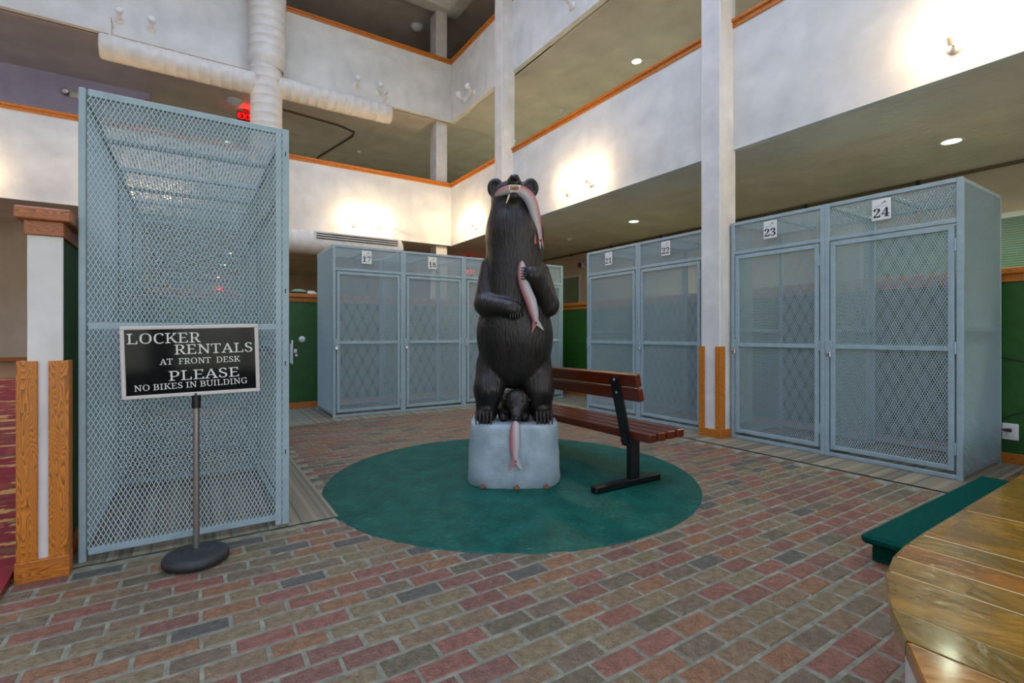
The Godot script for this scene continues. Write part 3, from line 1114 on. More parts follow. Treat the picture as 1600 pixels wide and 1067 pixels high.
func build_shell() -> void:
	var zb := -24.0
	# outer walls
	struct("wall_left", span(Vector3(-6.3, -0.2, -13.4), Vector3(-6, 9.6, 5.3)), M.white)
	# glazed wall behind the camera: sill, piers and heads leave tall window openings
	struct("wall_front", span(Vector3(-6.3, -0.2, 5), Vector3(9, 0.5, 5.3)), M.white)
	struct("wall_front_head", span(Vector3(-6.3, 2.95, 5), Vector3(9, 4.6, 5.3)), M.white)
	struct("wall_front_top", span(Vector3(-6.3, 6.0, 5), Vector3(9, 9.6, 5.3)), M.white)
	for k in 6:
		struct("wall_front_pier", span(Vector3(-6.3 + k * 2.95, 0.5, 5), Vector3(-5.9 + k * 2.95, 6.0, 5.3)), M.white)
	for k in 5:
		var wn := struct("window_%d" % (3 + k), span(Vector3(-5.9 + k * 2.95, 0.5, 5.14), Vector3(-3.35 + k * 2.95, 2.95, 5.15)), M.sky_glass)
		part("mullion", span(Vector3(-4.65 + k * 2.95, 0.5, 5.1), Vector3(-4.6 + k * 2.95, 2.95, 5.19)), M.window_frame, wn)
		part("upper_pane", span(Vector3(-5.9 + k * 2.95, 4.6, 5.14), Vector3(-3.35 + k * 2.95, 6.0, 5.15)), M.sky_glass, wn)
	struct("wall_right", span(Vector3(8.57, -0.2, -19.3), Vector3(8.87, 9.6, 5.3)), M.beige)
	struct("wall_back", span(Vector3(1.9, -0.2, -19.3), Vector3(8.9, 9.6, -19)), M.beige)
	struct("wall_corridor_end", span(Vector3(-1, -0.2, zb - 0.3), Vector3(2.2, 9.6, zb)), M.beige)
	struct("wall_corridor_right", span(Vector3(1.9, -0.2, zb), Vector3(2.2, 9.6, -19.3)), M.beige)
	struct("wall_corridor_left", span(Vector3(-1.05, -0.2, zb), Vector3(-0.75, 9.6, -13.4)), M.beige)
	struct("wall_gallery_lower", span(Vector3(-6.3, -0.2, -13.4), Vector3(-0.75, S1 + 0.15, -13.1)), M.beige)
	struct("wall_gallery_upper", span(Vector3(-6.3, S1 + 0.15, -13.4), Vector3(-0.75, 9.6, -13.1)), M.lilac)
	struct("trim_1", span(Vector3(-0.84, 4.85, -13.1), Vector3(-0.75, 6.2, -13.06), 0.005), M.oak)
	# balcony decks: ceilings below, floors above
	for lv in [[S1, "lower"], [S2, "upper"]]:
		struct("ceiling_right_" + lv[1], span(Vector3(XP + 0.1, lv[0], -19), Vector3(8.57, lv[0] + 0.3, 5)), M.ceiling)
		struct("ceiling_back_" + lv[1], span(Vector3(-6, lv[0], zb), Vector3(XP + 0.1, lv[0] + 0.3, ZP - 0.1)), M.ceiling)
	# roof with a skylight over the court
	struct("ceiling_top_right", span(Vector3(3.5, S3, zb), Vector3(8.9, S3 + 0.3, 5.3)), M.ceiling)
	struct("ceiling_top_left", span(Vector3(-6.3, S3, zb), Vector3(-3.8, S3 + 0.3, 5.3)), M.ceiling)
	struct("ceiling_top_back", span(Vector3(-3.8, S3, zb), Vector3(3.5, S3 + 0.3, -8.3)), M.ceiling)
	struct("ceiling_top_front", span(Vector3(-3.8, S3, 2.1), Vector3(3.5, S3 + 0.3, 5.3)), M.ceiling)
	var sg := struct("window_skylight", span(Vector3(-3.8, S3 + 0.2, -8.3), Vector3(3.5, S3 + 0.215, 2.1)), M.sky_glass)
	for k in 5:
		part("glazing_bar", span(Vector3(-3.8, S3 + 0.12, -0.03), Vector3(3.5, S3 + 0.2, 0.03)), M.window_frame, sg, Vector3(0, 0, -6.1 + k * 1.5))
	struct("trim_2", span(Vector3(XP - 0.05, 9.03, -11.1), Vector3(XP + 0.25, S3, 5)), M.white)
	struct("trim_3", span(Vector3(-6, 9.03, ZP - 0.25), Vector3(XP - 0.05, S3, ZP + 0.05)), M.white)
	# balcony fronts with oak cap rails
	for lv in [[S1, R1, "lower"], [S2, R2, "upper"]]:
		struct("wall_balcony_right_" + lv[2], span(Vector3(XP, lv[0], ZP), Vector3(XP + 0.13, lv[1], 5)), M.white)
		struct("wall_balcony_back_" + lv[2], span(Vector3(-6, lv[0], ZP - 0.13), Vector3(XP + 0.13, lv[1], ZP)), M.white)
		var st := begin()
		abox(st, Vector3(XP + 0.065, lv[1] + 0.03, (ZP + 5) * 0.5), Vector3(0.16, 0.06, 5 - ZP), 0.004)
		abox(st, Vector3(XP + 0.065, lv[1] + 0.078, (ZP + 5) * 0.5 - 0.02), Vector3(0.21, 0.04, 5 - ZP), 0.008)
		struct("trim_4" if lv[2] == "lower" else "trim_6", st.commit(), M.rail)
		st = begin()
		abox(st, Vector3((XP - 6) * 0.5, lv[1] + 0.03, ZP - 0.065), Vector3(XP + 6, 0.06, 0.16), 0.004)
		abox(st, Vector3((XP - 6) * 0.5, lv[1] + 0.078, ZP - 0.065), Vector3(XP + 6, 0.04, 0.21), 0.008)
		struct("trim_5" if lv[2] == "lower" else "trim_7", st.commit(), M.rail)
	# columns
	column(Vector3(5.03, 0, -3.67), Vector3(5.33, 9.03, -3.42), "near column")
	column(Vector3(5.03, 0, -8.39), Vector3(5.33, 9.03, -8.12), "far column")
	struct("wall_column_corner", span(Vector3(4.95, 0, ZP - 0.5), Vector3(5.24, 9.03, ZP - 0.14), 0.006), M.post)

func column(lo: Vector3, hi: Vector3, _what: String) -> void:
	var c := struct("wall_column", span(lo, hi, 0.008), M.post)
	# oak corner guards and a plinth
	var w := 0.072
	var top := 1.06
	for e in [[lo.x, lo.z], [lo.x, hi.z]]:
		var dz := -1.0 if e[1] == lo.z else 1.0
		var st := begin()
		var zz: float = e[1] - dz * w * 0.5 + dz * 0.018
		abox(st, Vector3(lo.x - 0.009, (0.1 + top) * 0.5, zz), Vector3(0.018, top - 0.1, w), 0.002)
		abox(st, Vector3(lo.x + w * 0.5, (0.1 + top) * 0.5, e[1] + dz * 0.009), Vector3(w, top - 0.1, 0.018), 0.002)
		part("corner_guard", st.commit(), M.oak, c)
	var b := begin()
	abox(b, Vector3(lo.x - 0.011, 0.055, (lo.z + hi.z) * 0.5), Vector3(0.022, 0.11, hi.z - lo.z + 0.044), 0.002)
	abox(b, Vector3((lo.x + hi.x) * 0.5 - 0.05, 0.055, hi.z + 0.011), Vector3(hi.x - lo.x - 0.1, 0.11, 0.022), 0.002)
	abox(b, Vector3((lo.x + hi.x) * 0.5 - 0.05, 0.055, lo.z - 0.011), Vector3(hi.x - lo.x - 0.1, 0.11, 0.022), 0.002)
	part("plinth", b.commit(), M.oak_flat, c)

func build_floor() -> void:
	var fl := struct("floor", span(Vector3(-6.3, -0.3, -24.3), Vector3(8.9, 0.0085, 5.3)), M.grout, Vector3.ZERO, "floor of red, brown and grey brick pavers with pale joints")
	build_bricks(fl)
	struct("floor_corridor", span(Vector3(-0.75, 0.0, -24), Vector3(8.57, 0.012, -8.66)), M.brown_floor)
	# striped runners in front of the lockers
	solo("striped_mat", span(Vector3(-0.525, 0.0156, -8.48), Vector3(0.8, 0.0185, -3.31)), M.mat_long, "striped grey runner under the left row of lockers", "mat")
	solo("striped_mat", span(Vector3(1.4, 0.004, -8.48), Vector3(6.28, 0.015, -6.93)), M.mat_long, "striped grey runner under the far row of lockers", "mat")
	solo("striped_mat", span(Vector3(4.75, 0.004, -6.925), Vector3(6.28, 0.015, -1.2)), M.mat_cross, "striped grey runner under the right row of lockers", "mat")
	solo("edge_strip", span(Vector3(4.735, 0.004, -6.925), Vector3(4.75, 0.0165, -1.2)), M.dark_plastic, "thin dark edging strip between brick pavers and right runner", "edging strip")
	# round painted pad
	var prof := [Vector2(0, 0.0155), Vector2(1.488, 0.0155), Vector2(1.497, 0.0145), Vector2(1.502, 0.006)]
	solo("painted_pad", lathe(prof, 96), M.pad, "round dark green painted pad under bear statue and bench", "floor pad", Vector3(2.27, 0.0, -3.5))
	# ramp and landing beyond the left partition
	var st := begin()
	var inn := Vector3(-3, -1, -6)
	quad(st, Vector3(-5.9, 0.01, -2.9), Vector3(-0.72, 0.01, -2.9), Vector3(-0.72, 0.68, -8.1), Vector3(-5.9, 0.68, -8.1), inn)
	quad(st, Vector3(-5.9, 0.005, -2.9), Vector3(-0.72, 0.005, -2.9), Vector3(-0.72, 0.01, -2.9), Vector3(-5.9, 0.01, -2.9), inn)
	quad(st, Vector3(-0.72, 0.005, -2.9), Vector3(-0.72, 0.005, -8.1), Vector3(-0.72, 0.68, -8.1), Vector3(-0.72, 0.01, -2.9), inn)
	struct("floor_ramp", st.commit(), M.red_carpet, Vector3.ZERO, "red carpeted ramp with tan streaks")
	struct("floor_landing", span(Vector3(-5.9, 0, -13.1), Vector3(-0.76, 0.68, -8.1)), M.brown_floor)
	struct("baseboard_gallery", span(Vector3(-5.9, 0.68, -13.1), Vector3(-0.76, 0.76, -13.07), 0.004), M.oak_flat)

func cap_rail(lo: Vector3, hi: Vector3, m: Material) -> ArrayMesh:
	var st := begin()
	abox(st, Vector3((lo.x + hi.x) * 0.5, lo.y + 0.035, (lo.z + hi.z) * 0.5), Vector3(hi.x - lo.x, 0.07, hi.z - lo.z) - Vector3(0.03, 0, 0.03), 0.003)
	abox(st, Vector3((lo.x + hi.x) * 0.5, lo.y + 0.1, (lo.z + hi.z) * 0.5), Vector3(hi.x - lo.x + 0.03, 0.06, hi.z - lo.z + 0.03), 0.006)
	return st.commit()

func build_partitions() -> void:
	# left
	var l := struct("wall_partition_left", span(Vector3(-0.655, 0, -8.5), Vector3(-0.545, 1.68, -3.28), 0.003), M.green)
	part("end_board", span(Vector3(-0.665, 0, -3.28), Vector3(-0.535, 1.68, -3.262), 0.003), M.post, l)
	part("cap_rail", cap_rail(Vector3(-0.69, 1.68, -8.6), Vector3(-0.515, 1.8, -3.235), M.oak_red), M.oak_red, l)
	for s in [[-0.7, -0.625], [-0.585, -0.51]]:
		var st := begin()
		abox(st, Vector3((s[0] + s[1]) * 0.5, 0.59, -3.252), Vector3(s[1] - s[0], 0.96, 0.02), 0.002)
		var sx: float = s[0] + 0.01 if s[0] < -0.65 else s[1] - 0.01
		abox(st, Vector3(sx, 0.59, -3.30), Vector3(0.02, 0.96, 0.076), 0.002)
		part("corner_guard", st.commit(), M.oak, l)
	part("plinth", span(Vector3(-0.706, 0, -3.32), Vector3(-0.506, 0.11, -3.238), 0.003), M.oak_flat, l)
	part("baseboard", span(Vector3(-0.545, 0, -8.4), Vector3(-0.527, 0.11, -3.33), 0.003), M.oak_flat, l)
	# far
	var b := struct("wall_partition_back", span(Vector3(-0.545, 0, -8.65), Vector3(6.3, 1.72, -8.5), 0.003), M.green)
	part("cap_rail", cap_rail(Vector3(-0.5, 1.72, -8.68), Vector3(6.28, 1.85, -8.47), M.oak_flat), M.oak_flat, b)
	part("baseboard", span(Vector3(-0.5, 0, -8.5), Vector3(6.28, 0.11, -8.482), 0.003), M.oak_flat, b)
	# right
	var r := struct("wall_partition_right", span(Vector3(6.3, 0, -8.65), Vector3(6.45, 1.68, 2.5), 0.003), M.green)
	part("cap_rail", cap_rail(Vector3(6.27, 1.68, -8.68), Vector3(6.48, 1.8, 2.5), M.oak_flat), M.oak_flat, r)
	part("baseboard", span(Vector3(6.282, 0, -8.45), Vector3(6.3, 0.11, 2.5), 0.003), M.oak_flat, r)
	# door lock on the far partition
	var d := struct("door_1", span(Vector3(1.02, 0.02, -8.5), Vector3(1.9, 1.7, -8.488), 0.002), M.green)
	part("strike_plate", span(Vector3(1.325, 0.72, -8.488), Vector3(1.352, 1.1, -8.482), 0.002), M.chrome, d)
	part("hasp", span(Vector3(1.36, 0.9, -8.488), Vector3(1.41, 0.96, -8.474), 0.003), M.chrome, d)
	part("pull_disc", lathe([Vector2(0, 0.012), Vector2(0.045, 0.01), Vector2(0.05, 0)], 20, aligned(Vector3(0, 0, 1))), M.plate, d, Vector3(1.485, 1.118, -8.488))
	padlock(Vector3(1.395, 0.89, -8.474), 0, "steel padlock on the green door beside the far lockers")

func build_ducts() -> void:
	var t := thing("air_duct", "white spiral air duct with two side branches and slotted grille", "duct", Vector3(1.2, 0, -10.5))
	duct(t, "riser", Transform3D(Basis.IDENTITY, Vector3(0.02, 6.38, 0)), S3 - 6.39, 0.325, false)
	duct(t, "riser", Transform3D(Basis.IDENTITY, Vector3(0, 2.9, 0)), 3.4, 0.275, false)
	duct(t, "branch", aligned(Vector3(-1, 0, 0), Vector3(0, 5.94, 0.0)), 2.47, 0.2)
	duct(t, "branch", aligned(Vector3(1, 0, 0), Vector3(0, 5.98, 0.0)), 2.44, 0.195)
	duct(t, "branch", aligned(Vector3(1, 0, 0), Vector3(0, 3.03, 0.0)), 2.66, 0.235)
	part("reducer", lathe([Vector2(0.278, -0.16), Vector2(0.285, -0.12), Vector2(0.328, 0.0), Vector2(0.334, 0.03), Vector2(0.334, 0.08), Vector2(0.327, 0.085)], 32), M.duct, t, Vector3(0.015, 6.4, 0))
	part("end_cap", lathe([Vector2(0, -0.02), Vector2(0.2, -0.01), Vector2(0.27, 0.02)], 28), M.duct, t, Vector3(0, 2.9, 0))
	var g := part("grille", span(Vector3(0.82, 3.06, 0.2), Vector3(2.56, 3.235, 0.235), 0.006), M.duct, t)
	for k in 3:
		part("slot", span(Vector3(0.86, 3.085 + k * 0.046, 0.225), Vector3(2.52, 3.108 + k * 0.046, 0.238)), M.slot, g)
	# hangers
	for b in [[-1.14, 6.148, "left branch"], [3.59, 6.183, "right branch"], [3.83, 3.273, "lower branch"]]:
		var h := thing("duct_bracket", "white angle bracket holding up the %s of the duct" % {"left branch": "upper left end", "right branch": "upper right end", "lower branch": "lower end"}[b[2]], "bracket", Vector3(b[0], b[1], -10.5), 0.0, "duct brackets")
		part("hanger_rod", rod(Vector3(0, 0, 0), Vector3(0, 0.32, 0), 0.014, 0.014, 8), M.lamp_body, h)
		part("wall_arm", span(Vector3(-0.015, 0.3, -0.36), Vector3(0.015, 0.33, 0.02), 0.003), M.lamp_body, h)
		part("brace", rod(Vector3(0, 0.3, -0.02), Vector3(0, 0.06, -0.355), 0.012, 0.012, 8), M.lamp_body, h)

func build_lockers() -> void:
	var y := 0.015
	# far row
	var far := ["grey wire mesh locker number 17 at the left end of the far row", "grey wire mesh locker number 18 in the far row", "grey wire mesh locker just left of bear statue in far row", "grey wire mesh locker behind bear statue at right end of far row"]
	for i in 4:
		var x0 := 1.666 + i * 1.035
		locker(far[i], Vector3(x0, y, -7.21), 0, 1.035, ["17", "18", "19", "20"][i], i == 3, "far row of wire lockers")
		padlock(Vector3(x0 + 0.045, 1.03, -7.195), 0, ["padlock on leftmost door of far row, next to the green door", "padlock on second door of far row", "padlock on far row locker door just left of bear", "padlock on far row locker door behind bear"][i])
	# right row, either side of the column
	var rt := [["21", -5.864, 1.055], ["22", -4.809, 1.055], ["23", -3.395, 1.0], ["24", -2.395, 1.035]]
	for i in 4:
		locker("grey wire mesh locker number %s %s" % [rt[i][0], ["left of the near white column", "partly behind the near white column", "just right of near white column", "at the right end with a visible end panel"][i]], Vector3(5.2, y, rt[i][1]), -PI / 2, rt[i][2], rt[i][0], i == 1 or i == 3, "right row of wire lockers")
		padlock(Vector3(5.185, 1.03, rt[i][1] + 0.045), -PI / 2, ["padlock right beside the bear on right row", "padlock midway between bear and near white column", "padlock touching the right side of near white column", "padlock on the door of the rightmost locker"][i])
	# left row seen from its end
	var lf := [[-3.345, 1.4], [-4.745, 1.06], [-5.805, 1.06]]
	for i in 3:
		var t := locker(["large grey wire mesh locker behind the locker rentals sign", "grey wire mesh locker second in the left row", "grey wire mesh locker farthest in the left row"][i], Vector3(0.51, 0.0185, lf[i][0]), PI / 2, lf[i][1], "", i == 2, "left row of wire lockers", 1.0, i == 0)
		if i == 0:
			for k in [0.45, 1.0, 1.45, 2.3]:
				part("bolt_slot", span(Vector3(-0.001, k - 0.014, -0.024), Vector3(0.002, k + 0.014, -0.018)), M.slot, t)
			part("end_post", box(Vector3(0.02, LH, 0.035), 0.003), M.steel_paint, t, Vector3(0.012, LH * 0.5, -0.06))

func build_bench() -> void:
	var t := thing("park_bench", "red-brown slatted wooden bench with black steel frame behind bear statue", "bench", Vector3(2.9, 0.0155, -3.43))
	var l := 1.8
	for k in 4:
		part("seat_slat", box(Vector3(0.088, 0.062, l), 0.006), M.bench, t, Vector3(0.0 + k * 0.105, 0.4 + 0.003 * k, 0))
	for k in 2:
		part("back_slat", box(Vector3(0.052, 0.096, l), 0.006), M.bench, t, Vector3(-0.125 - 0.028 * k, 0.735 + 0.106 * k, 0), Vector3(0, 0, 0.25))
	for s in [-1.0, 1.0]:
		var z: float = s * 0.68
		var st := begin()
		abox(st, Vector3(0.02, 0.2, z), Vector3(0.09, 0.33, 0.06), 0.004)
		part("post", st.commit(), M.black, t)
		part("foot", span(Vector3(-0.4, 0.0, z - 0.035), Vector3(0.31, 0.055, z + 0.035), 0.01), M.black, t)
		part("seat_bracket", span(Vector3(-0.09, 0.345, z - 0.03), Vector3(0.36, 0.368, z + 0.03), 0.003), M.black, t)
		st = begin()
		var b := Basis(Vector3(0, 0, 1), 0.2)
		abox(st, Vector3(-0.116, 0.6, z), Vector3(0.026, 0.53, 0.095), 0.003, Basis(Vector3(0, 0, 1), 0.25))
		abox(st, Vector3(-0.05, 0.37, z), Vector3(0.07, 0.1, 0.06), 0.003, b)
		part("back_support", st.commit(), M.black, t)
		for k in 2:
			part("bolt", lathe([Vector2(0, 0.008), Vector2(0.012, 0.006), Vector2(0.014, 0)], 10, aligned(Vector3(-1, -0.25, 0))), M.chrome, t, Vector3(-0.16 - 0.026 * k, 0.735 + 0.1 * k, z))

func build_sign() -> void:
	var t := thing("sign_stand", "black locker rentals sign in grey frame on a metal stand", "sign", Vector3(0.02, 0.0135, -3.07), deg_to_rad(YAW + 24.0))
	part("base", lathe([Vector2(0, 0.0), Vector2(0.14, 0.0), Vector2(0.152, 0.012), Vector2(0.153, 0.03), Vector2(0.143, 0.045), Vector2(0.11, 0.054), Vector2(0.1, 0.052), Vector2(0.09, 0.057), Vector2(0.065, 0.058), Vector2(0.058, 0.054), Vector2(0.05, 0.06), Vector2(0.03, 0.062), Vector2(0.018, 0.07), Vector2(0, 0.07)], 48), M.iron, t)
	part("pole", rod(Vector3(0, 0.06, 0), Vector3(0, 0.88, 0), 0.0155, 0.0155, 16), M.pole, t)
	part("socket", rod(Vector3(0, 0.8, 0), Vector3(0, 0.88, 0), 0.021, 0.021, 16), M.black, t)
	var w := 0.61
	var h := 0.365
	var p := part("panel", span(Vector3(-w / 2 + 0.012, -h / 2 + 0.012, -0.008), Vector3(w / 2 - 0.012, h / 2 - 0.012, 0.006)), M.sign_face, t, Vector3(-0.012, 1.05, 0.006), Vector3(0, 0, deg_to_rad(1.6)))
	var st := begin()
	for s in [-1.0, 1.0]:
		abox(st, Vector3(0, s * (h / 2 - 0.009), 0), Vector3(w, 0.018, 0.028), 0.003)
		abox(st, Vector3(s * (w / 2 - 0.009), 0, 0), Vector3(0.018, h - 0.036, 0.028), 0.003)
	part("frame", st.commit(), M.sign_frame, p)
	var lines := [["LOCKER", 0.052, -0.122, 0.118, 0.0, 1.0], ["RENTALS", 0.05, 0.098, 0.058, 0.0, 1.0], ["AT  FRONT  DESK", 0.03, 0.035, -0.002, 0.0, 1.0], ["PLEASE", 0.05, 0.05, -0.074, 0.015, 1.0], ["NO BIKES IN BUILDING", 0.03, -0.005, -0.125, 0.02, 1.0]]
	var wide := [0.315, 0.355, 0.36, 0.315, 0.50]
	for i in lines.size():
		var L: Array = lines[i]
		var tm := words(L[0], L[1])
		var o := part("lettering", tm, M.sign_ink, p, Vector3(L[2], L[3], 0.007), Vector3(0, 0, L[4]))
		var aw := tm.get_aabb().size.x
		if aw > 0.01:
			o.scale = Vector3(wide[i] / aw, 1, 1)

func build_ledge() -> void:
	# plan of the front edge, from the far right round to beside the camera
	var edge := [Vector2(6.25, -0.76), Vector2(3.87, -0.765), Vector2(2.88, -0.757), Vector2(2.39, -0.752), Vector2(2.22, -0.745), Vector2(2.07, -0.73), Vector2(1.9, -0.69), Vector2(1.65, -0.585), Vector2(1.5, -0.497), Vector2(1.376, -0.425), Vector2(1.27, -0.32), Vector2(1.22, -0.15), Vector2(1.2, 0.1), Vector2(1.2, 1.0)]
	var t := thing("stone_ledge", "curved low seat wall topped with glossy golden flagstones", "ledge")
	var wallp := PackedVector2Array()
	for i in edge.size():
		var e: Vector2 = edge[i]
		var a: Vector2 = edge[maxi(i - 1, 0)]
		var b: Vector2 = edge[mini(i + 1, edge.size() - 1)]
		var d := (b - a).normalized()
		wallp.append(e + Vector2(d.y, -d.x) * 0.05)
	wallp.append(Vector2(6.25, 1.0))
	part("plaster_wall", prism(wallp, 0.0, 0.38), M.post, t)
	var xs := [6.25, 5.3, 4.6, 3.75, 2.88, 2.385, 2.23, 2.08, 1.93, 1.67, 1.52, 1.36]
	rng.seed = 12
	for i in xs.size() - 1:
		var xa: float = xs[i]
		var xb: float = xs[i + 1]
		var poly := PackedVector2Array()
		var g := 0.005
		poly.append(Vector2(xa - g, edge_z(edge, xa - g)))
		for e in edge:
			if e.x < xa - g - 0.01 and e.x > xb + g + 0.01:
				poly.append(e + Vector2(0, rng.randf_range(-0.004, 0.004)))
		poly.append(Vector2(xb + g, edge_z(edge, xb + g)))
		poly.append(Vector2(xb + g + 0.05, 1.05))
		poly.append(Vector2(xa - g + 0.05, 1.05))
		part("flagstone", prism(poly, 0.38, 0.4215 + rng.randf_range(-0.002, 0.002), 0.004), M.flags[i % 4], t)
	var last := PackedVector2Array([Vector2(1.357, -0.41), Vector2(1.27, -0.32), Vector2(1.22, -0.15), Vector2(1.2, 0.1), Vector2(1.2, 1.05), Vector2(1.405, 1.05)])
	part("flagstone", prism(last, 0.38, 0.42, 0.004), M.flags[1], t)
	part("mortar_bed", prism(PackedVector2Array([Vector2(6.2, -0.745), Vector2(2.39, -0.742), Vector2(2.22, -0.735), Vector2(2.07, -0.72), Vector2(1.9, -0.68), Vector2(1.65, -0.573), Vector2(1.5, -0.485), Vector2(1.40, -0.42), Vector2(1.42, 1.0), Vector2(6.2, 1.0)]), 0.379, 0.4185), M.mortar, t)
	# green carpeted step along the ledge
	var s := thing("carpeted_step", "low dark green carpeted step beside the flagstone ledge", "step", Vector3(0, 0.012, 0))
	part("tread", span(Vector3(2.95, 0.095, -1.185), Vector3(4.9, 0.142, -0.76), 0.014), M.step, s)
	part("riser", span(Vector3(3.0, 0.0, -1.15), Vector3(4.87, 0.095, -0.77), 0.004), M.step, s)

func edge_z(edge: Array, x: float) -> float:
	for i in edge.size() - 1:
		if x <= edge[i].x and x >= edge[i + 1].x and edge[i].x > edge[i + 1].x:
			return lerpf(edge[i].y, edge[i + 1].y, (edge[i].x - x) / (edge[i].x - edge[i + 1].x))
	return edge[0].y

func build_lamps() -> void:
	var R := Vector3(-1, 0, 0)
	var B := Vector3(0, 0, 1)
	var E := 0.56
	var lit := [
		[Vector3(XP, 3.57, -6.42), R, "left lamp of the lit pair right of the bear head"],
		[Vector3(XP, 3.57, -5.84), R, "right lamp of the lit pair right of the bear head"],
		[Vector3(XP, 3.57, -10.1), R, "left lamp of the lit pair in the far balcony corner"],
		[Vector3(XP, 3.57, -9.6), R, "right lamp of the lit pair in the far balcony corner"],
		[Vector3(XP, 3.57, -1.43), R, "bright lit lamp above locker 24 on the balcony front"],
		[Vector3(XP, 3.57, -0.9), R, "lit lamp at the right edge of the balcony front"],
		[Vector3(2.95, 3.57, ZP), B, "left lamp of the lit pair above locker 17"],
		[Vector3(3.5, 3.57, ZP), B, "right lamp of the lit pair above locker 17"],
		[Vector3(-0.9, 3.57, ZP), B, "left lamp of the lit pair seen through the left cage"],
		[Vector3(-0.36, 3.57, ZP), B, "right lamp of the lit pair seen through the left cage"],
		[Vector3(-2.95, 3.57, ZP), B, "right lamp of the lit pair left of the picture on the far balcony"],
		[Vector3(-3.45, 3.57, ZP), B, "left lamp of the lit pair left of the picture on the far balcony"],
		[Vector3(-6, 3.57, -2.0), Vector3(1, 0, 0), "lit lamp on the left wall beside the camera"],
		[Vector3(-3, 3.57, 5), Vector3(0, 0, -1), "lit lamp on the wall behind the camera, left"],
		[Vector3(2, 3.57, 5), Vector3(0, 0, -1), "lit lamp on the wall behind the camera, right"],
	]
	for a in lit:
		globe(a[0], a[1], true, E, a[2], "lit lamps on the lower balcony")
	var off := [
		[Vector3(XP, 6.6, -10.15), R, "left lamp of the unlit pair near the far upper corner"],
		[Vector3(XP, 6.6, -9.7), R, "right lamp of the unlit pair near the far upper corner"],
		[Vector3(XP, 6.62, -6.3), R, "unlit lamp at the top edge above the bear"],
		[Vector3(2.98, 6.6, ZP), B, "left lamp of the unlit pair above right duct branch"],
		[Vector3(3.47, 6.6, ZP), B, "right lamp of the unlit pair above right duct branch"],
		[Vector3(-1.05, 6.62, ZP), B, "left lamp of the unlit pair above left duct branch"],
		[Vector3(-0.6, 6.62, ZP), B, "right lamp of the unlit pair above left duct branch"],
	]
	for a in off:
		globe(a[0], a[1], false, 0.0, a[2], "unlit lamps on the upper balcony")
	downlight(Vector3(7.08, S1, -1.95), 5.0, "round lit ceiling light above the two rightmost lockers")
	downlight(Vector3(7.05, S1, -6.62), 5.0, "round lit ceiling light between bear and near column")
	downlight(Vector3(7.05, S2, -6.55), 4.0, "starry bright ceiling light under the upper right balcony")
	downlight(Vector3(7.15, S2, -11.05), 4.0, "small ceiling light beside the far column upstairs")
	downlight(Vector3(0.83, S2, -15.3), 2.0, "ceiling light upstairs seen through the left cage roof")
	downlight(Vector3(0.82, S1, -15.0), 2.0, "nearest of the corridor ceiling lights seen through the cage")
	downlight(Vector3(0.82, S1, -17.6), 2.0, "second of the corridor ceiling lights seen through the cage")
	downlight(Vector3(0.82, S1, -21.6), 2.0, "farthest of the corridor ceiling lights seen through the cage")
	exit_sign(Vector3(1.035, 6.17, -12.8), 0, "red exit sign beside the duct on the upper balcony", S2)
	exit_sign(Vector3(0.83, 2.95, -22.0), 0, "red exit sign at the corridor end seen through the cage", S1, 0.1)
	exit_sign(Vector3(6.35, 2.9, -12.0), 0, "red exit sign seen through the mesh left of the bear", S1, 0.015)
	dome_lamp(Vector3(0.79, S2, -12.4), "unlit dome lamp left of the duct beside exit sign")
	dome_lamp(Vector3(4.9, S3, -12.1), "unlit dome lamp on the top balcony ceiling")

func window(n: int, z0: float, z1: float, y0: float, y1: float, curtain: bool) -> void:
	var x := 8.57
	var w := struct("window_%d" % n, span(Vector3(x - 0.012, y0, z0), Vector3(x, y1, z1)), M.slot)
	var st := begin()
	for s in [z0, z1]:
		abox(st, Vector3(x - 0.03, (y0 + y1) * 0.5, s), Vector3(0.06, y1 - y0 + 0.08, 0.06), 0.004)
	for s in [y0, y1]:
		abox(st, Vector3(x - 0.03, s, (z0 + z1) * 0.5), Vector3(0.06, 0.07, z1 - z0), 0.004)
	part("window_frame", st.commit(), M.window_frame, w)
	if curtain:
		st = begin()
		var k := 0
		var z := z0 + 0.12
		while z < z1 - 0.06:
			arod(st, Vector3(x - 0.03, y0 + 0.03, z), Vector3(x - 0.03, y1 - 0.04, z), 0.026, 0.03, 10)
			z += 0.048
			k += 1
		part("curtain", st.commit(), M.curtain, w)
		part("window_latch", span(Vector3(x - 0.07, y0 + 0.4, z0 + 0.02), Vector3(x - 0.05, y0 + 0.5, z0 + 0.06), 0.004), M.slot, w)
	else:
		var sl := box(Vector3(0.03, 0.003, z1 - z0 - 0.08))
		var y := y0 + 0.05
		while y < y1 - 0.05:
			part("blind_slat", sl, M.blind, w, Vector3(x - 0.03, y, (z0 + z1) * 0.5), Vector3(0, 0, 0.9))
			y += 0.03
	part("pane", span(Vector3(x - 0.058, y0, z0), Vector3(x - 0.054, y1, z1)), M.pane, w)

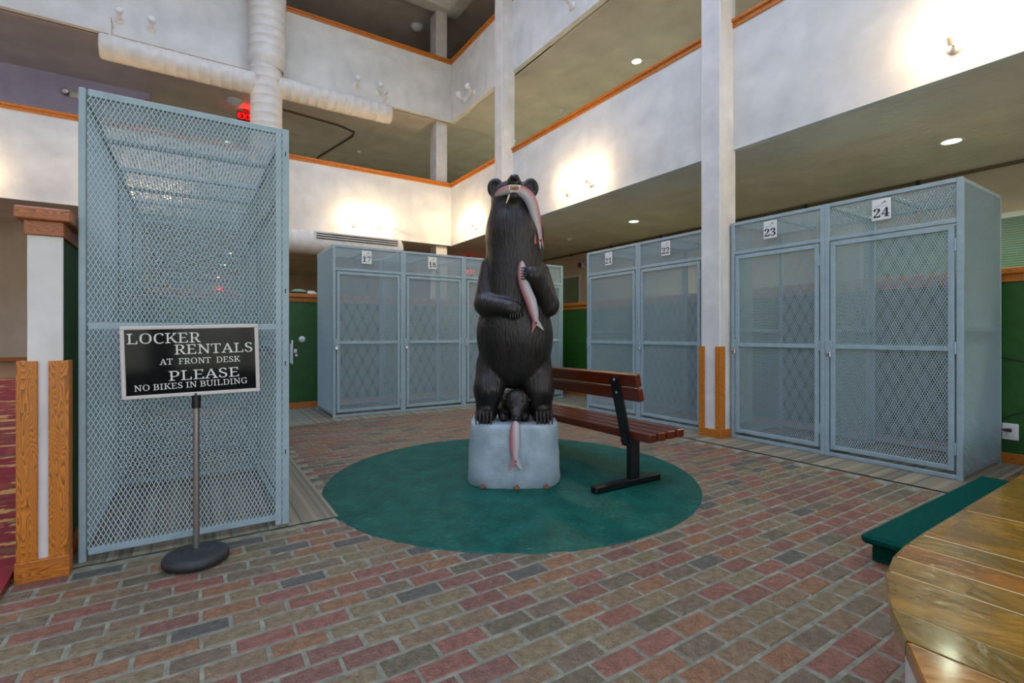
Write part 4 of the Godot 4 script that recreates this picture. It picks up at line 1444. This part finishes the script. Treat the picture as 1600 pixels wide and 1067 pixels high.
func build_small() -> void:
	window(1, -3.4, -0.9, 1.5, 2.68, false)
	window(2, -10.7, -9.9, 1.5, 2.74, true)
	emergency_light(Vector3(8.56, 2.98, -9.7), -PI / 2, "twin head emergency light above the small curtained window")
	emergency_light(Vector3(-1.95, 5.98, -13.1), 0, "twin head emergency light on the lilac upper gallery wall")
	# conduit along the ceiling above the right wall
	var c := thing("ceiling_conduit", "thin brown conduit along ceiling edge above right lockers", "conduit", Vector3(8.5, S1 - 0.03, 0))
	part("pipe", rod(Vector3(0, 0, -18), Vector3(0, 0, 4), 0.02, 0.02, 8), M.conduit, c)
	for k in 7:
		part("clip", box(Vector3(0.05, 0.06, 0.05), 0.006), M.dark_plastic, c, Vector3(0, 0.0, -10.2 + k * 1.5))
	var p := thing("ceiling_pipe", "dark bent pipe across the upper balcony ceiling", "pipe", Vector3(0, S2 - 0.025, 0))
	part("pipe", tube([Vector3(1.6, 0, -12.3), Vector3(3.0, 0, -12.5), Vector3(3.45, 0, -12.7), Vector3(3.5, 0, -13.0), Vector3(2.9, 0, -16.0)], 0.022, 8), M.conduit, p)
	# smoke detectors
	for d in [[Vector3(3.95, S2, -14.05), "round smoke detector on upper far ceiling"], [Vector3(7.14, S2, -8.9), "round smoke detector on upper right ceiling"], [Vector3(7.1, S1, -8.6), "round smoke detector on lower right ceiling"]]:
		var s := thing("smoke_detector", d[1], "smoke detector", d[0], 0.0, "ceiling smoke detectors")
		part("mounting_plate", lathe([Vector2(0.075, 0), Vector2(0.075, -0.015), Vector2(0.06, -0.018)], 20), M.lamp_body, s)
		part("sensor_head", lathe([Vector2(0.06, -0.018), Vector2(0.05, -0.045), Vector2(0.0, -0.05)], 20), M.lamp_body, s)
	# socket with a plug and lead on the right partition
	var o := thing("wall_socket", "white power socket low on the green wall right of locker 24", "socket", Vector3(6.3, 0.307, -1.315), -PI / 2)
	part("cover_plate", span(Vector3(-0.055, -0.075, 0), Vector3(0.055, 0.075, 0.012), 0.004), M.plate, o)
	part("outlet_face", span(Vector3(-0.025, -0.05, 0.012), Vector3(0.025, 0.05, 0.016), 0.003), M.lamp_body, o)
	var pl := thing("power_plug", "dark plug and lead pushed into the white wall socket", "plug", Vector3(6.284, 0.31, -1.315), -PI / 2)
	part("plug_body", rod(Vector3(0, 0.01, 0), Vector3(-0.03, 0.015, 0.045), 0.018, 0.012, 12), M.dark_plastic, pl)
	part("lead", tube([Vector3(-0.03, 0.015, 0.045), Vector3(-0.1, 0.03, 0.05), Vector3(-0.14, 0.02, 0.03)], 0.007, 8), M.dark_plastic, pl)
	var w := thing("wall_cable", "loose black cable hanging on the green wall right of lockers", "cable", Vector3(6.29, 0, 0))
	part("cable", tube([Vector3(0, 1.02, -1.6), Vector3(0, 1.0, -1.4), Vector3(0, 0.96, -1.25), Vector3(0, 0.93, -0.9)], 0.005, 6), M.dark_plastic, w)
	part("cable", tube([Vector3(0, 0.38, -1.42), Vector3(0, 0.46, -1.3), Vector3(0, 0.56, -1.1), Vector3(0, 0.6, -0.9)], 0.004, 6), M.dark_plastic, w)
	# things left on the far partition
	var sh := thing("shoe", "dark shoe lying on top of the far green partition", "shoe", Vector3(1.45, 1.85, -8.57))
	part("sole", span(Vector3(-0.13, 0, -0.04), Vector3(0.13, 0.025, 0.04), 0.01), M.slot, sh)
	var st := begin()
	alathe(st, [Vector2(0, 0.0), Vector2(0.1, 0.0), Vector2(0.09, 0.03), Vector2(0.05, 0.055), Vector2(0, 0.06)], 16, Transform3D(Basis.IDENTITY.scaled(Vector3(1.2, 1, 0.4)), Vector3(0, 0.02, 0)))
	part("upper", st.commit(), M.curtain, sh)
	var cl := thing("folded_cloth", "pale folded cloth on top of the far green partition", "cloth", Vector3(1.64, 1.85, -8.57))
	part("lower_fold", span(Vector3(-0.07, 0, -0.06), Vector3(0.08, 0.03, 0.06), 0.012), M.plate, cl)
	part("upper_fold", span(Vector3(-0.06, 0.03, -0.05), Vector3(0.05, 0.055, 0.05), 0.012), M.plate, cl)
